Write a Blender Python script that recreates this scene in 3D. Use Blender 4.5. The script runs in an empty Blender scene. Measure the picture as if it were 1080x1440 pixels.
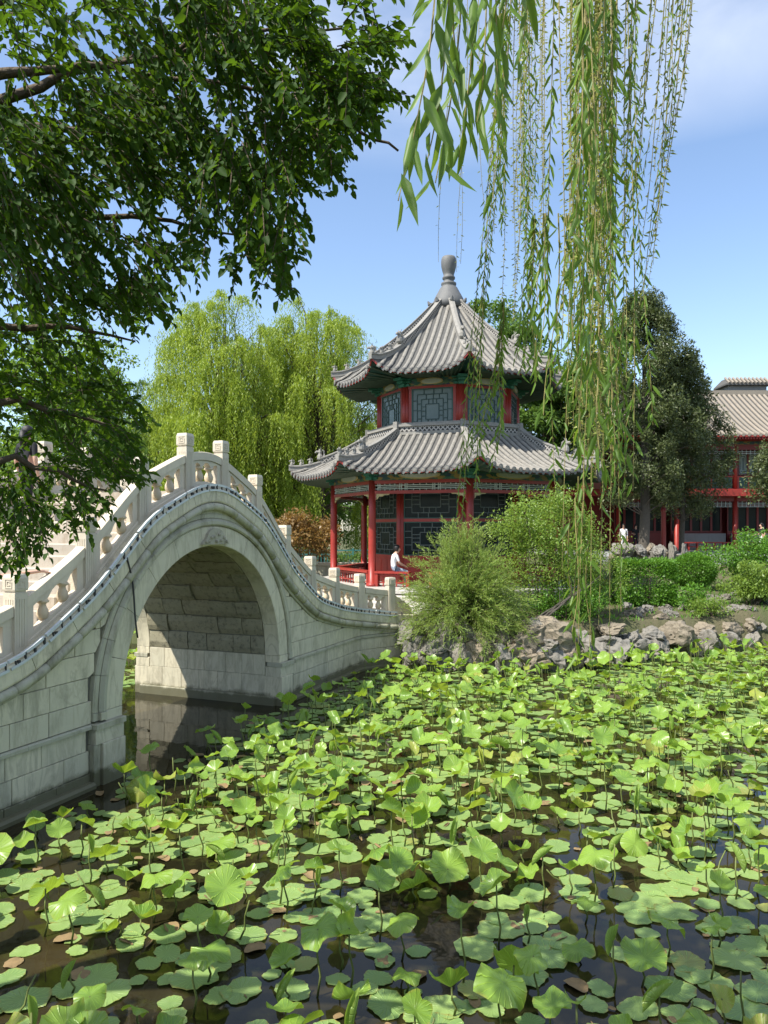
import bpy, bmesh, math, random
import numpy as np
from mathutils import Vector, Matrix

# ------------------------------------------------------------------ camera, sky, sun, exposure
sc = bpy.context.scene
COL = sc.collection
EYE = 3.8            # camera height above the pond water (z = 0)
FPX = 1050.0         # focal length in photo pixels (1080 x 1440)
cam_d = bpy.data.cameras.new('camera'); cam = bpy.data.objects.new('camera', cam_d); COL.objects.link(cam)
cam.location = (0, 0, EYE); cam.rotation_euler = (math.pi / 2, 0, 0)
cam_d.sensor_fit = 'VERTICAL'; cam_d.sensor_height = 36; cam_d.lens = 36 * FPX / 1440
cam_d.shift_y = 25 / 1440
cam_d.clip_start = 0.05; cam_d.clip_end = 4000
sc.camera = cam

SUN_AZ = Vector((-0.84, -0.54)).normalized(); SUN_EL = math.radians(53)
S = Vector((SUN_AZ.x * math.cos(SUN_EL), SUN_AZ.y * math.cos(SUN_EL), math.sin(SUN_EL)))
world = bpy.data.worlds.new('World'); sc.world = world; world.use_nodes = True
wn = world.node_tree; wn.nodes.clear()
def WN(t): return wn.nodes.new(t)
sky = WN('ShaderNodeTexSky'); sky.sky_type = 'NISHITA'; sky.sun_disc = False
sky.sun_elevation = SUN_EL; sky.sun_rotation = math.atan2(SUN_AZ.x, SUN_AZ.y) % (2 * math.pi)
sky.air_density = 1.0; sky.dust_density = 0.6; sky.ozone_density = 2.0; sky.altitude = 50
tc = WN('ShaderNodeTexCoord')
mp = WN('ShaderNodeMapping'); mp.inputs['Scale'].default_value = (1.4, 1.4, 3.4); mp.inputs['Location'].default_value = (0.35, 0.1, 0.2)
nz = WN('ShaderNodeTexNoise'); nz.inputs['Scale'].default_value = 1.9; nz.inputs['Detail'].default_value = 7; nz.inputs['Roughness'].default_value = 0.52; nz.inputs['Distortion'].default_value = 0.3
cr = WN('ShaderNodeValToRGB'); cr.color_ramp.elements[0].position = 0.36; cr.color_ramp.elements[1].position = 0.72
sepw = WN('ShaderNodeSeparateXYZ')
mr = WN('ShaderNodeMapRange'); mr.inputs['From Min'].default_value = 0.43; mr.inputs['From Max'].default_value = 0.60
mul = WN('ShaderNodeMath'); mul.operation = 'MULTIPLY'
mul2 = WN('ShaderNodeMath'); mul2.operation = 'MULTIPLY'; mul2.inputs[1].default_value = 0.9
mix = WN('ShaderNodeMixRGB'); mix.inputs['Color2'].default_value = (6.0, 6.2, 6.5, 1)
hs = WN('ShaderNodeHueSaturation'); hs.inputs['Saturation'].default_value = 0.98; hs.inputs['Value'].default_value = 1.0
bg = WN('ShaderNodeBackground'); bg.inputs['Strength'].default_value = 0.15
wo = WN('ShaderNodeOutputWorld')
L = wn.links.new
L(tc.outputs['Generated'], mp.inputs['Vector']); L(mp.outputs['Vector'], nz.inputs['Vector']); L(nz.outputs['Fac'], cr.inputs['Fac'])
L(tc.outputs['Generated'], sepw.inputs['Vector']); L(sepw.outputs['Z'], mr.inputs['Value'])
L(cr.outputs['Color'], mul.inputs[0]); L(mr.outputs['Result'], mul.inputs[1]); L(mul.outputs[0], mul2.inputs[0])
L(sky.outputs['Color'], hs.inputs['Color']); L(hs.outputs['Color'], mix.inputs['Color1'])
L(mul2.outputs[0], mix.inputs['Fac']); L(mix.outputs['Color'], bg.inputs['Color']); L(bg.outputs[0], wo.inputs['Surface'])

sl = bpy.data.lights.new('sun', 'SUN'); sl.energy = 5.0; sl.angle = math.radians(0.53); sl.color = (1.0, 0.95, 0.86)
so = bpy.data.objects.new('sun', sl); COL.objects.link(so)
so.rotation_euler = S.to_track_quat('Z', 'Y').to_euler(); so.location = (-20, -8, 40)
vs = sc.view_settings; vs.view_transform = 'Standard'; vs.look = 'None'; vs.gamma = 1; vs.exposure = 0.78
try: vs.use_curve_mapping = False
except Exception: pass
sc.cycles.max_bounces = 6; sc.cycles.transparent_max_bounces = 8

random.seed(7); RNG = np.random.default_rng(7)

def at(u, v, Y):
    """world point seen at photo pixel (u, v) at depth Y"""
    return Vector(((u - 540) * Y / FPX, Y, EYE - (v - 745) * Y / FPX))

# ------------------------------------------------------------------ object helpers
def link(o, parent=None):
    COL.objects.link(o)
    if parent is not None: o.parent = parent
    return o
def tag(o, label=None, cat=None, group=None, kind=None):
    if label: o['label'] = label
    if cat: o['category'] = cat
    if group: o['group'] = group
    if kind: o['kind'] = kind
    return o
def empty(name, loc=(0, 0, 0), rz=0, label=None, cat=None, group=None):
    o = bpy.data.objects.new(name, None); COL.objects.link(o)
    o.location = loc; o.rotation_euler = (0, 0, rz); o.empty_display_size = 0.2
    return tag(o, label, cat, group)
def inst(name, mesh, parent=None, loc=(0, 0, 0), rot=(0, 0, 0), scale=(1, 1, 1)):
    o = bpy.data.objects.new(name, mesh); link(o, parent)
    o.location = loc; o.rotation_euler = rot; o.scale = scale
    return o

class MB:
    """collects faces, builds one mesh"""
    def __init__(self): self.v = []; self.f = []; self.m = []
    def add(self, vs, fs, mi=0):
        b = len(self.v); self.v.extend([tuple(p) for p in vs])
        for f in fs: self.f.append([i + b for i in f]); self.m.append(mi)
        return self
    def box(self, x0, x1, y0, y1, z0, z1, M=None, mi=0):
        p = [(x0, y0, z0), (x1, y0, z0), (x1, y1, z0), (x0, y1, z0), (x0, y0, z1), (x1, y0, z1), (x1, y1, z1), (x0, y1, z1)]
        if M is not None: p = [M @ Vector(q) for q in p]
        return self.add(p, [(3, 2, 1, 0), (4, 5, 6, 7), (0, 1, 5, 4), (1, 2, 6, 5), (2, 3, 7, 6), (3, 0, 4, 7)], mi)
    def cbox(self, x0, x1, y0, y1, z0, z1, c=0.01, M=None, mi=0):
        """box with chamfered vertical edges and top"""
        def ring(i, z): 
            a0, a1, b0, b1 = x0 + i, x1 - i, y0 + i, y1 - i
            return [(a0 + c, b0, z), (a1 - c, b0, z), (a1, b0 + c, z), (a1, b1 - c, z), (a1 - c, b1, z), (a0 + c, b1, z), (a0, b1 - c, z), (a0, b0 + c, z)]
        return self.rings([ring(0, z0), ring(0, z1 - c), ring(c, z1)], M=M, mi=mi)
    def rings(self, R, M=None, mi=0, cap=True, closed=True):
        n = len(R[0]); vs = [Vector(p) for r in R for p in r]
        if M is not None: vs = [M @ p for p in vs]
        fs = []
        for i in range(len(R) - 1):
            for j in range(n if closed else n - 1):
                k = (j + 1) % n
                fs.append((i * n + j, i * n + k, (i + 1) * n + k, (i + 1) * n + j))
        if cap:
            fs.append(tuple(range(n - 1, -1, -1))); b = (len(R) - 1) * n; fs.append(tuple(range(b, b + n)))
        return self.add(vs, fs, mi)
    def lathe(self, prof, n=12, M=None, mi=0, c=(0, 0, 0)):
        R = [[(c[0] + r * math.cos(2 * math.pi * j / n), c[1] + r * math.sin(2 * math.pi * j / n), c[2] + z) for j in range(n)] for r, z in prof]
        return self.rings(R, M=M, mi=mi)
    def tube(self, pts, rad, n=6, mi=0):
        pts = [Vector(p) for p in pts]; R = []
        if not hasattr(rad, '__len__'): rad = [rad] * len(pts)
        up = Vector((0.13, 0.07, 1))
        for i, p in enumerate(pts):
            t = (pts[min(i + 1, len(pts) - 1)] - pts[max(i - 1, 0)]).normalized()
            a = t.cross(up)
            if a.length < 1e-3: a = t.cross(Vector((1, 0, 0)))
            a.normalize(); b = t.cross(a)
            R.append([p + (a * math.cos(2 * math.pi * j / n) + b * math.sin(2 * math.pi * j / n)) * rad[i] for j in range(n)])
        return self.rings(R, mi=mi)
    def prism(self, poly, y0, y1, M=None, mi=0):
        """convex-ish 2D outline (x, z) extruded along y"""
        n = len(poly); vs = [Vector((x, y0, z)) for x, z in poly] + [Vector((x, y1, z)) for x, z in poly]
        if M is not None: vs = [M @ p for p in vs]
        fs = [tuple(range(n)), tuple(range(2 * n - 1, n - 1, -1))]
        for i in range(n):
            k = (i + 1) % n; fs.append((k, i, n + i, n + k))
        return self.add(vs, fs, mi)
    def mesh(self, name, mats, smooth=False):
        me = bpy.data.meshes.new(name); me.from_pydata(self.v, [], self.f)
        if not isinstance(mats, (list, tuple)): mats = [mats]
        for m in mats: me.materials.append(m)
        me.polygons.foreach_set('material_index', self.m)
        if smooth: me.polygons.foreach_set('use_smooth', [True] * len(self.f))
        me.update(); return me
    def build(self, name, mats, parent=None, smooth=False, loc=(0, 0, 0), rot=(0, 0, 0)):
        return inst(name, self.mesh(name, mats, smooth), parent, loc, rot)

def np_mesh(name, V, F, mat, smooth=False):
    """fast mesh from arrays: V (n,3), F (m,k)"""
    V = np.ascontiguousarray(V, dtype=np.float32); F = np.ascontiguousarray(F, dtype=np.int32)
    me = bpy.data.meshes.new(name); m, k = F.shape
    me.vertices.add(len(V)); me.vertices.foreach_set('co', V.ravel())
    me.loops.add(m * k); me.loops.foreach_set('vertex_index', F.ravel())
    me.polygons.add(m); me.polygons.foreach_set('loop_start', np.arange(0, m * k, k, dtype=np.int32))
    if smooth: me.polygons.foreach_set('use_smooth', np.ones(m, dtype=bool))
    for q in (mat if isinstance(mat, (list, tuple)) else [mat]): me.materials.append(q)
    me.update(calc_edges=True); return me

def unit(a): return a / np.maximum(np.linalg.norm(a, axis=-1, keepdims=True), 1e-9)
def leaves(P, A, Nn, Ln, W, six=True, fold=0.12, curl=0.12):
    """arrays of leaves: base P, axis A, face normal Nn, length Ln, width W -> V, F"""
    P = np.asarray(P, float); A = unit(np.asarray(A, float)); n = len(P)
    B = np.cross(Nn, A); B = unit(B); N = np.cross(A, B)
    Ln = np.broadcast_to(np.asarray(Ln, float), (n,))[:, None]; W = np.broadcast_to(np.asarray(W, float), (n,))[:, None]
    if six:
        V = np.stack([P, P + A * Ln * .28 + B * W * .5 + N * W * fold * 2, P + A * Ln * .68 + B * W * .40 + N * W * fold * 1.2 - N * Ln * curl * .3,
                      P + A * Ln - N * Ln * curl, P + A * Ln * .68 - B * W * .40 + N * W * fold * 1.2 - N * Ln * curl * .3, P + A * Ln * .28 - B * W * .5 + N * W * fold * 2], 1)
        b = np.arange(n)[:, None] * 6
        F = np.concatenate([b + np.array([[0, 3, 2, 1]]), b + np.array([[0, 5, 4, 3]])], 0)
    else:
        V = np.stack([P, P + A * Ln * .45 + B * W * .5 + N * W * fold, P + A * Ln, P + A * Ln * .45 - B * W * .5 + N * W * fold], 1)
        b = np.arange(n)[:, None] * 4; F = b + np.array([[0, 3, 2, 1]])
    return V.reshape(-1, 3), F
def rdir(n): return unit(RNG.normal(size=(n, 3)))

# ------------------------------------------------------------------ materials (all procedural)
class MT:
    def __init__(self, name):
        self.m = bpy.data.materials.new(name); self.m.use_nodes = True; self.nt = self.m.node_tree; self.nt.nodes.clear()
        self.out = self.n('ShaderNodeOutputMaterial')
    def n(self, t, **k):
        x = self.nt.nodes.new(t)
        for a, b in k.items():
            if hasattr(x, a): setattr(x, a, b)
            else: x.inputs[a.replace('_', ' ')].default_value = b
        return x
    def l(self, a, b): self.nt.links.new(a, b)
    def coords(self, kind='Object', scale=(1, 1, 1), rot=(0, 0, 0)):
        t = self.n('ShaderNodeTexCoord'); m = self.n('ShaderNodeMapping'); m.inputs['Scale'].default_value = scale; m.inputs['Rotation'].default_value = rot
        self.l(t.outputs[kind], m.inputs['Vector']); return m.outputs['Vector']
    def noise(self, vec, scale, detail=4, rough=0.55, dist=0.0):
        t = self.n('ShaderNodeTexNoise', Scale=scale, Detail=detail, Roughness=rough, Distortion=dist)
        if vec is not None: self.l(vec, t.inputs['Vector'])
        return t.outputs['Fac']
    def ramp(self, fac, stops):
        r = self.n('ShaderNodeValToRGB'); e = r.color_ramp.elements
        while len(e) < len(stops): e.new(0.5)
        for q, (p, c) in zip(e, stops): q.position = p; q.color = (c if hasattr(c, '__len__') else (c, c, c)) + (1,) if hasattr(c, '__len__') else (c, c, c, 1)
        self.l(fac, r.inputs['Fac']); return r.outputs['Color']
    def mixc(self, fac, a, b, mode='MIX'):
        m = self.n('ShaderNodeMixRGB', blend_type=mode)
        for s, x in (('Fac', fac), ('Color1', a), ('Color2', b)):
            if isinstance(x, (int, float)): m.inputs[s].default_value = x
            elif isinstance(x, tuple): m.inputs[s].default_value = x + (1,)
            else: self.l(x, m.inputs[s])
        return m.outputs['Color']
    def math(self, op, a, b=0.0):
        m = self.n('ShaderNodeMath', operation=op)
        for i, x in enumerate((a, b)):
            if isinstance(x, (int, float)): m.inputs[i].default_value = x
            else: self.l(x, m.inputs[i])
        return m.outputs[0]
    def rnd(self, island=False):
        if island: return self.n('ShaderNodeNewGeometry').outputs['Random Per Island']
        return self.n('ShaderNodeObjectInfo').outputs['Random']
    def bump(self, h, strength=0.3, dist=0.02):
        b = self.n('ShaderNodeBump', Strength=strength, Distance=dist); self.l(h, b.inputs['Height']); return b.outputs['Normal']
    def surf(self, color, rough=0.6, normal=None, spec=0.4, **k):
        p = self.n('ShaderNodeBsdfPrincipled'); p.inputs['Specular IOR Level'].default_value = spec
        for s, x in (('Base Color', color), ('Roughness', rough)):
            if isinstance(x, tuple): p.inputs[s].default_value = x + (1,)
            elif isinstance(x, (int, float)): p.inputs[s].default_value = x
            else: self.l(x, p.inputs[s])
        for a, b in k.items(): p.inputs[a.replace('_', ' ')].default_value = b
        if normal is not None: self.l(normal, p.inputs['Normal'])
        return p
    def done(self, shader): self.l(shader.outputs[0], self.out.inputs['Surface']); return self.m

def stone_mat(name, c0, c1, stain=(0.16, 0.15, 0.12), sc_=1.0, vein=0.5, stain_amt=0.5, rough=0.62, bump=0.25, streak=True, patch=None, waterline=False):
    t = MT(name); v = t.coords('Object', (1, 1, 1)); r = t.rnd()
    # every stone gets its own piece of pattern
    add = t.n('ShaderNodeVectorMath', operation='ADD'); t.l(v, add.inputs[0])
    cmb = t.n('ShaderNodeCombineXYZ'); t.l(t.math('MULTIPLY', r, 37.0), cmb.inputs[0]); t.l(t.math('MULTIPLY', r, 91.0), cmb.inputs[2]); t.l(cmb.outputs[0], add.inputs[1])
    w = add.outputs[0]
    base = t.mixc(t.noise(w, 1.6 * sc_, 5), c0, c1)
    base = t.mixc(t.math('MULTIPLY', r, 0.55), base, (c0[0] * .62, c0[1] * .66, c0[2] * .70))
    if vein:
        vt = t.n('ShaderNodeTexNoise', Scale=1.1 * sc_, Detail=5.0, Roughness=0.6, Distortion=1.6)
        mpg = t.n('ShaderNodeMapping'); mpg.inputs['Scale'].default_value = (2.2, 2.2, 0.6); mpg.inputs['Rotation'].default_value = (0.0, 0.5, 0.2)
        t.l(w, mpg.inputs['Vector']); t.l(mpg.outputs[0], vt.inputs['Vector'])
        vm = t.ramp(vt.outputs['Fac'], [(0.45, 0.0), (0.505, 1.0), (0.56, 0.0)])
        base = t.mixc(t.math('MULTIPLY', vm, vein), base, tuple(x * 0.62 for x in c0))
    if stain_amt:
        st = t.noise(t.coords('Object', (3.0, 3.0, 0.8 if streak else 3.0)), 1.3 * sc_, 7, 0.65)
        sm = t.ramp(st, [(0.50, 0.0), (0.72, 1.0)])
        base = t.mixc(t.math('MULTIPLY', sm, stain_amt), base, stain)
    if patch:
        pn = t.noise(t.coords('Object'), 0.9, 4, 0.6)
        base = t.mixc(t.ramp(pn, [(0.5, 0.0), (0.62, 0.8)]), base, patch)
    if waterline:     # algae and damp left by the pond
        sz = t.n('ShaderNodeSeparateXYZ'); t.l(v, sz.inputs[0])
        hgt = t.math('ADD', sz.outputs[2], t.math('MULTIPLY', t.noise(v, 3.0, 5, .7), -.35))
        base = t.mixc(t.ramp(hgt, [(0.0, 0.9), (0.10, 0.0)]), base, (0.10, 0.095, 0.05))
    nb = t.noise(w, 14 * sc_, 6, 0.7)
    return t.done(t.surf(base, rough, t.bump(nb, bump, 0.03)))

def plain_mat(name, col, rough=0.5, var=0.25, scale=6, bump=0.1, spec=0.4, obj_var=0.15, metallic=0.0, dirt=None):
    t = MT(name); v = t.coords('Object')
    c = t.mixc(t.noise(v, scale, 5), tuple(x * (1 - var) for x in col), tuple(min(1, x * (1 + var)) for x in col))
    c = t.mixc(t.math('MULTIPLY', t.rnd(), obj_var), c, tuple(x * 0.55 for x in col))
    if dirt: c = t.mixc(t.ramp(t.noise(v, scale * .35, 6, .7), [(0.48, 0.0), (0.75, 0.75)]), c, dirt)
    return t.done(t.surf(c, rough, t.bump(t.noise(v, scale * 5, 4), bump, 0.02), spec=spec, Metallic=metallic))

def leaf_mat(name, c0, c1, trans=0.4, tcol=None, rough=0.45, spec=0.35):
    t = MT(name); r = t.rnd(True)
    v = t.coords('Object'); nn = t.noise(v, 0.9, 3)
    f = t.math('ADD', t.math('MULTIPLY', r, 0.7), t.math('MULTIPLY', nn, 0.4))
    c = t.mixc(f, c0, c1)
    p = t.surf(c, rough, spec=spec)
    tr = t.n('ShaderNodeBsdfTranslucent')
    t.l(t.mixc(0.75, c, tcol or tuple(min(1, x * 1.9) for x in c1)), tr.inputs['Color'])
    ms = t.n('ShaderNodeMixShader'); ms.inputs[0].default_value = trans
    t.l(p.outputs[0], ms.inputs[1]); t.l(tr.outputs[0], ms.inputs[2]); return t.done(ms)

M = {}
M['marble'] = stone_mat('marble', (0.68, 0.61, 0.44), (0.50, 0.45, 0.32), stain=(0.20, 0.185, 0.13), vein=0.85, stain_amt=0.60, waterline=True)
M['marble_weathered'] = stone_mat('marble_weathered', (0.49, 0.455, 0.335), (0.36, 0.335, 0.24), stain=(0.10, 0.09, 0.045), vein=0.3, stain_amt=0.75, waterline=True)
M['marble_cream'] = stone_mat('marble_cream', (0.64, 0.56, 0.43), (0.55, 0.475, 0.36), stain=(0.30, 0.25, 0.18), vein=0.15, stain_amt=0.35)
M['baluster'] = stone_mat('baluster_stone', (0.62, 0.50, 0.34), (0.52, 0.42, 0.28), stain=(0.34, 0.25, 0.15), vein=0.0, stain_amt=0.4)
M['step'] = stone_mat('step_stone', (0.47, 0.41, 0.33), (0.37, 0.31, 0.24), stain=(0.22, 0.16, 0.10), vein=0.1, stain_amt=0.8)
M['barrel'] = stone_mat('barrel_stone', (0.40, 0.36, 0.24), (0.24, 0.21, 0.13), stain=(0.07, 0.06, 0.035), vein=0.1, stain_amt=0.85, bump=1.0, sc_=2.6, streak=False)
M['mortar'] = stone_mat('mortar', (0.20, 0.19, 0.15), (0.12, 0.11, 0.09), stain=(0.05, 0.05, 0.04), vein=0, stain_amt=0.6)
M['relief'] = stone_mat('relief_stone', (0.50, 0.46, 0.35), (0.38, 0.34, 0.25), stain=(0.14, 0.11, 0.07), vein=0, stain_amt=0.6, bump=0.9, sc_=3, streak=False)
M['rock'] = stone_mat('rock', (0.29, 0.265, 0.225), (0.15, 0.137, 0.115), stain=(0.06, 0.055, 0.04), vein=0.25, stain_amt=0.9, bump=0.9, sc_=1.5, rough=0.8, streak=False)
M['rock_tan'] = stone_mat('rock_tan', (0.32, 0.265, 0.19), (0.17, 0.14, 0.10), stain=(0.07, 0.055, 0.04), vein=0.2, stain_amt=0.9, bump=0.9, sc_=1.5, rough=0.8, streak=False)
M['paving'] = stone_mat('paving', (0.52, 0.49, 0.43), (0.44, 0.41, 0.36), stain=(0.26, 0.24, 0.2), vein=0, stain_amt=0.4)
M['grey_stone'] = stone_mat('grey_stone', (0.36, 0.36, 0.34), (0.28, 0.28, 0.27), stain=(0.14, 0.14, 0.13), vein=0.1, stain_amt=0.5)
M['tile'] = stone_mat('roof_tile', (0.30, 0.275, 0.235), (0.17, 0.16, 0.14), stain=(0.08, 0.078, 0.07), vein=0.0, stain_amt=0.7, sc_=2.0, streak=False, rough=0.75)
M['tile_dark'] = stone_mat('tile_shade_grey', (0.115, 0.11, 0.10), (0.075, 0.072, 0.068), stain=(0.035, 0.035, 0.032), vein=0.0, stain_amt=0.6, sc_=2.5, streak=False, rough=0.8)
M['tile_end'] = stone_mat('tile_end', (0.19, 0.185, 0.175), (0.12, 0.118, 0.112), stain=(0.06, 0.06, 0.058), vein=0.0, stain_amt=0.6, sc_=4, streak=False, rough=0.75)  # eave ends darker than the rows: their shade is put into the colour
M['tile_tan'] = stone_mat('roof_tile_tan', (0.30, 0.255, 0.20), (0.21, 0.18, 0.145), stain=(0.16, 0.14, 0.12), vein=0.0, stain_amt=0.4, sc_=1.2, streak=False, rough=0.75)
M['ridge'] = stone_mat('ridge_stone', (0.30, 0.28, 0.245), (0.20, 0.19, 0.17), stain=(0.09, 0.09, 0.085), vein=0.0, stain_amt=0.6, sc_=3, streak=False, rough=0.75)
M['finial'] = stone_mat('finial_stone', (0.15, 0.15, 0.145), (0.10, 0.10, 0.10), stain=(0.07, 0.07, 0.07), vein=0.0, stain_amt=0.5, sc_=3)
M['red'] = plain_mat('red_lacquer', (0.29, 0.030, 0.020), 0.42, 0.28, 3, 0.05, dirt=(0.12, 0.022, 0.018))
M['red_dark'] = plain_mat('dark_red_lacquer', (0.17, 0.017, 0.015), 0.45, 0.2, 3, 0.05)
M['green_paint'] = plain_mat('green_paint', (0.03, 0.16, 0.11), 0.5, 0.25, 8, 0.05)
M['soffit_green'] = plain_mat('rafter_paint', (0.05, 0.085, 0.055), 0.5, 0.4, 8, 0.05)
M['dark_green'] = plain_mat('dark_green_paint', (0.015, 0.065, 0.05), 0.45, 0.25, 8, 0.05)
M['lattice'] = plain_mat('lattice_paint', (0.42, 0.46, 0.42), 0.5, 0.15, 8, 0.05)
M['lattice_green'] = plain_mat('lattice_green_paint', (0.02, 0.05, 0.042), 0.5, 0.15, 8, 0.05)
M['lattice_dim'] = plain_mat('lattice_dim_paint', (0.075, 0.095, 0.085), 0.5, 0.15, 8, 0.05)
M['white_paint'] = plain_mat('white_paint', (0.72, 0.72, 0.70), 0.5, 0.06, 8, 0.03)
M['bark'] = plain_mat('bark', (0.10, 0.075, 0.05), 0.9, 0.4, 9, 0.9)
M['bark_grey'] = plain_mat('bark_grey', (0.085, 0.073, 0.058), 0.9, 0.35, 9, 0.9)
M['twig'] = plain_mat('willow_twig', (0.22, 0.19, 0.06), 0.7, 0.3, 20, 0.2)
M['black'] = plain_mat('black_rubber', (0.035, 0.035, 0.035), 0.5, 0.2, 20, 0.1)
M['led'] = plain_mat('light_strip_plastic', (0.50, 0.53, 0.54), 0.35, 0.15, 6, 0.05)
M['teal'] = plain_mat('teal_fence_paint', (0.04, 0.16, 0.15), 0.5, 0.2, 6, 0.05)
M['brick'] = stone_mat('grey_brick', (0.24, 0.235, 0.225), (0.18, 0.175, 0.17), stain=(0.10, 0.10, 0.095), vein=0, stain_amt=0.4, sc_=3)
M['skin'] = plain_mat('skin', (0.52, 0.31, 0.22), 0.5, 0.08, 10, 0.02)
M['hair'] = plain_mat('hair', (0.012, 0.010, 0.009), 0.45, 0.3, 40, 0.3)
M['white_cloth'] = plain_mat('white_cloth', (0.66, 0.66, 0.68), 0.85, 0.04, 8, 0.15)
M['jeans'] = plain_mat('pale_jeans', (0.33, 0.42, 0.52), 0.85, 0.12, 12, 0.2)
M['black_cloth'] = plain_mat('black_cloth', (0.015, 0.015, 0.018), 0.85, 0.2, 12, 0.2)
M['grey_cloth'] = plain_mat('grey_cloth', (0.35, 0.35, 0.36), 0.85, 0.1, 12, 0.2)

def glass_mat():
    t = MT('window_glass'); v = t.coords('Object')
    c = t.mixc(t.noise(v, 2.2, 3), (0.005, 0.008, 0.008), (0.02, 0.03, 0.03))
    return t.done(t.surf(c, 0.2, spec=0.10))
M['glass'] = glass_mat()
def paper_mat():
    t = MT('pale_window_glass'); v = t.coords('Object')
    c = t.mixc(t.noise(v, 1.3, 3), (0.06, 0.09, 0.085), (0.15, 0.185, 0.17))
    return t.done(t.surf(c, 0.2, spec=0.3))
M['pale_glass'] = paper_mat()
def painted_beam():
    t = MT('painted_beam'); v = t.coords('Object', (3.2, 3.2, 7))
    vo = t.n('ShaderNodeTexVoronoi', Scale=1.6); t.l(v, vo.inputs['Vector'])
    sepc = t.n('ShaderNodeSeparateColor'); t.l(vo.outputs['Color'], sepc.inputs[0])
    c = t.ramp(sepc.outputs[0], [(0.0, (0.015, 0.03, 0.10)), (0.35, (0.02, 0.10, 0.08)), (0.62, (0.03, 0.14, 0.09)), (0.8, (0.28, 0.20, 0.05))])
    c = t.mixc(t.ramp(vo.outputs['Distance'], [(0.0, 1.0), (0.16, 0.0)]), c, (0.42, 0.38, 0.20))
    nn = t.noise(v, 3, 5); c = t.mixc(t.math('MULTIPLY', nn, 0.45), c, (0.04, 0.05, 0.04))
    return t.done(t.surf(c, 0.55))
M['painted'] = painted_beam()
M['gold'] = plain_mat('faded_gold', (0.42, 0.36, 0.18), 0.5, 0.3, 9, 0.1)
def pierced():
    t = MT('pierced_ridge'); v = t.coords('Object', (1, 1, 1))
    # diamond piercing that follows the face: x along, z up
    sep = t.n('ShaderNodeSeparateXYZ'); t.l(v, sep.inputs[0])
    a = t.math('ADD', sep.outputs[0], sep.outputs[2]); b = t.math('SUBTRACT', sep.outputs[0], sep.outputs[2])
    fa = t.math('ABSOLUTE', t.math('SUBTRACT', t.math('FRACT', t.math('MULTIPLY', a, 6.0)), 0.5)); fb = t.math('ABSOLUTE', t.math('SUBTRACT', t.math('FRACT', t.math('MULTIPLY', b, 6.0)), 0.5))
    m = t.math('GREATER_THAN', t.math('MINIMUM', fa, fb), 0.16)
    c = t.mixc(m, (0.34, 0.32, 0.29), (0.025, 0.025, 0.025))
    return t.done(t.surf(c, 0.75))
M['pierced'] = pierced()

def water_mat():
    t = MT('pond_water'); v = t.coords('Object')
    c = t.mixc(t.ramp(t.noise(v, 0.55, 5, .6), [(0.35, 0.0), (0.68, 1.0)]), (0.008, 0.009, 0.004), (0.036, 0.027, 0.011))
    c = t.mixc(t.ramp(t.noise(v, 2.6, 5, .65), [(0.55, 0.0), (0.72, 0.6)]), c, (0.045, 0.05, 0.014))
    w = t.n('ShaderNodeTexNoise', Scale=2.2, Detail=3.0, Roughness=0.5); t.l(v, w.inputs['Vector'])
    return t.done(t.surf(c, 0.035, t.bump(w.outputs['Fac'], 0.06, 0.05), spec=0.5, IOR=1.33))
M['water'] = water_mat()
def ground_mat():
    t = MT('earth_and_grass'); v = t.coords('Object')
    c = t.mixc(t.ramp(t.noise(v, 0.5, 5), [(0.4, 0.0), (0.6, 1.0)]), (0.12, 0.10, 0.065), (0.055, 0.085, 0.025))
    c = t.mixc(t.noise(v, 9, 5), c, (0.10, 0.10, 0.05))
    return t.done(t.surf(c, 0.95, t.bump(t.noise(v, 6, 6, .7), 0.8, 0.08), spec=0.1))
M['ground'] = ground_mat()
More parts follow.
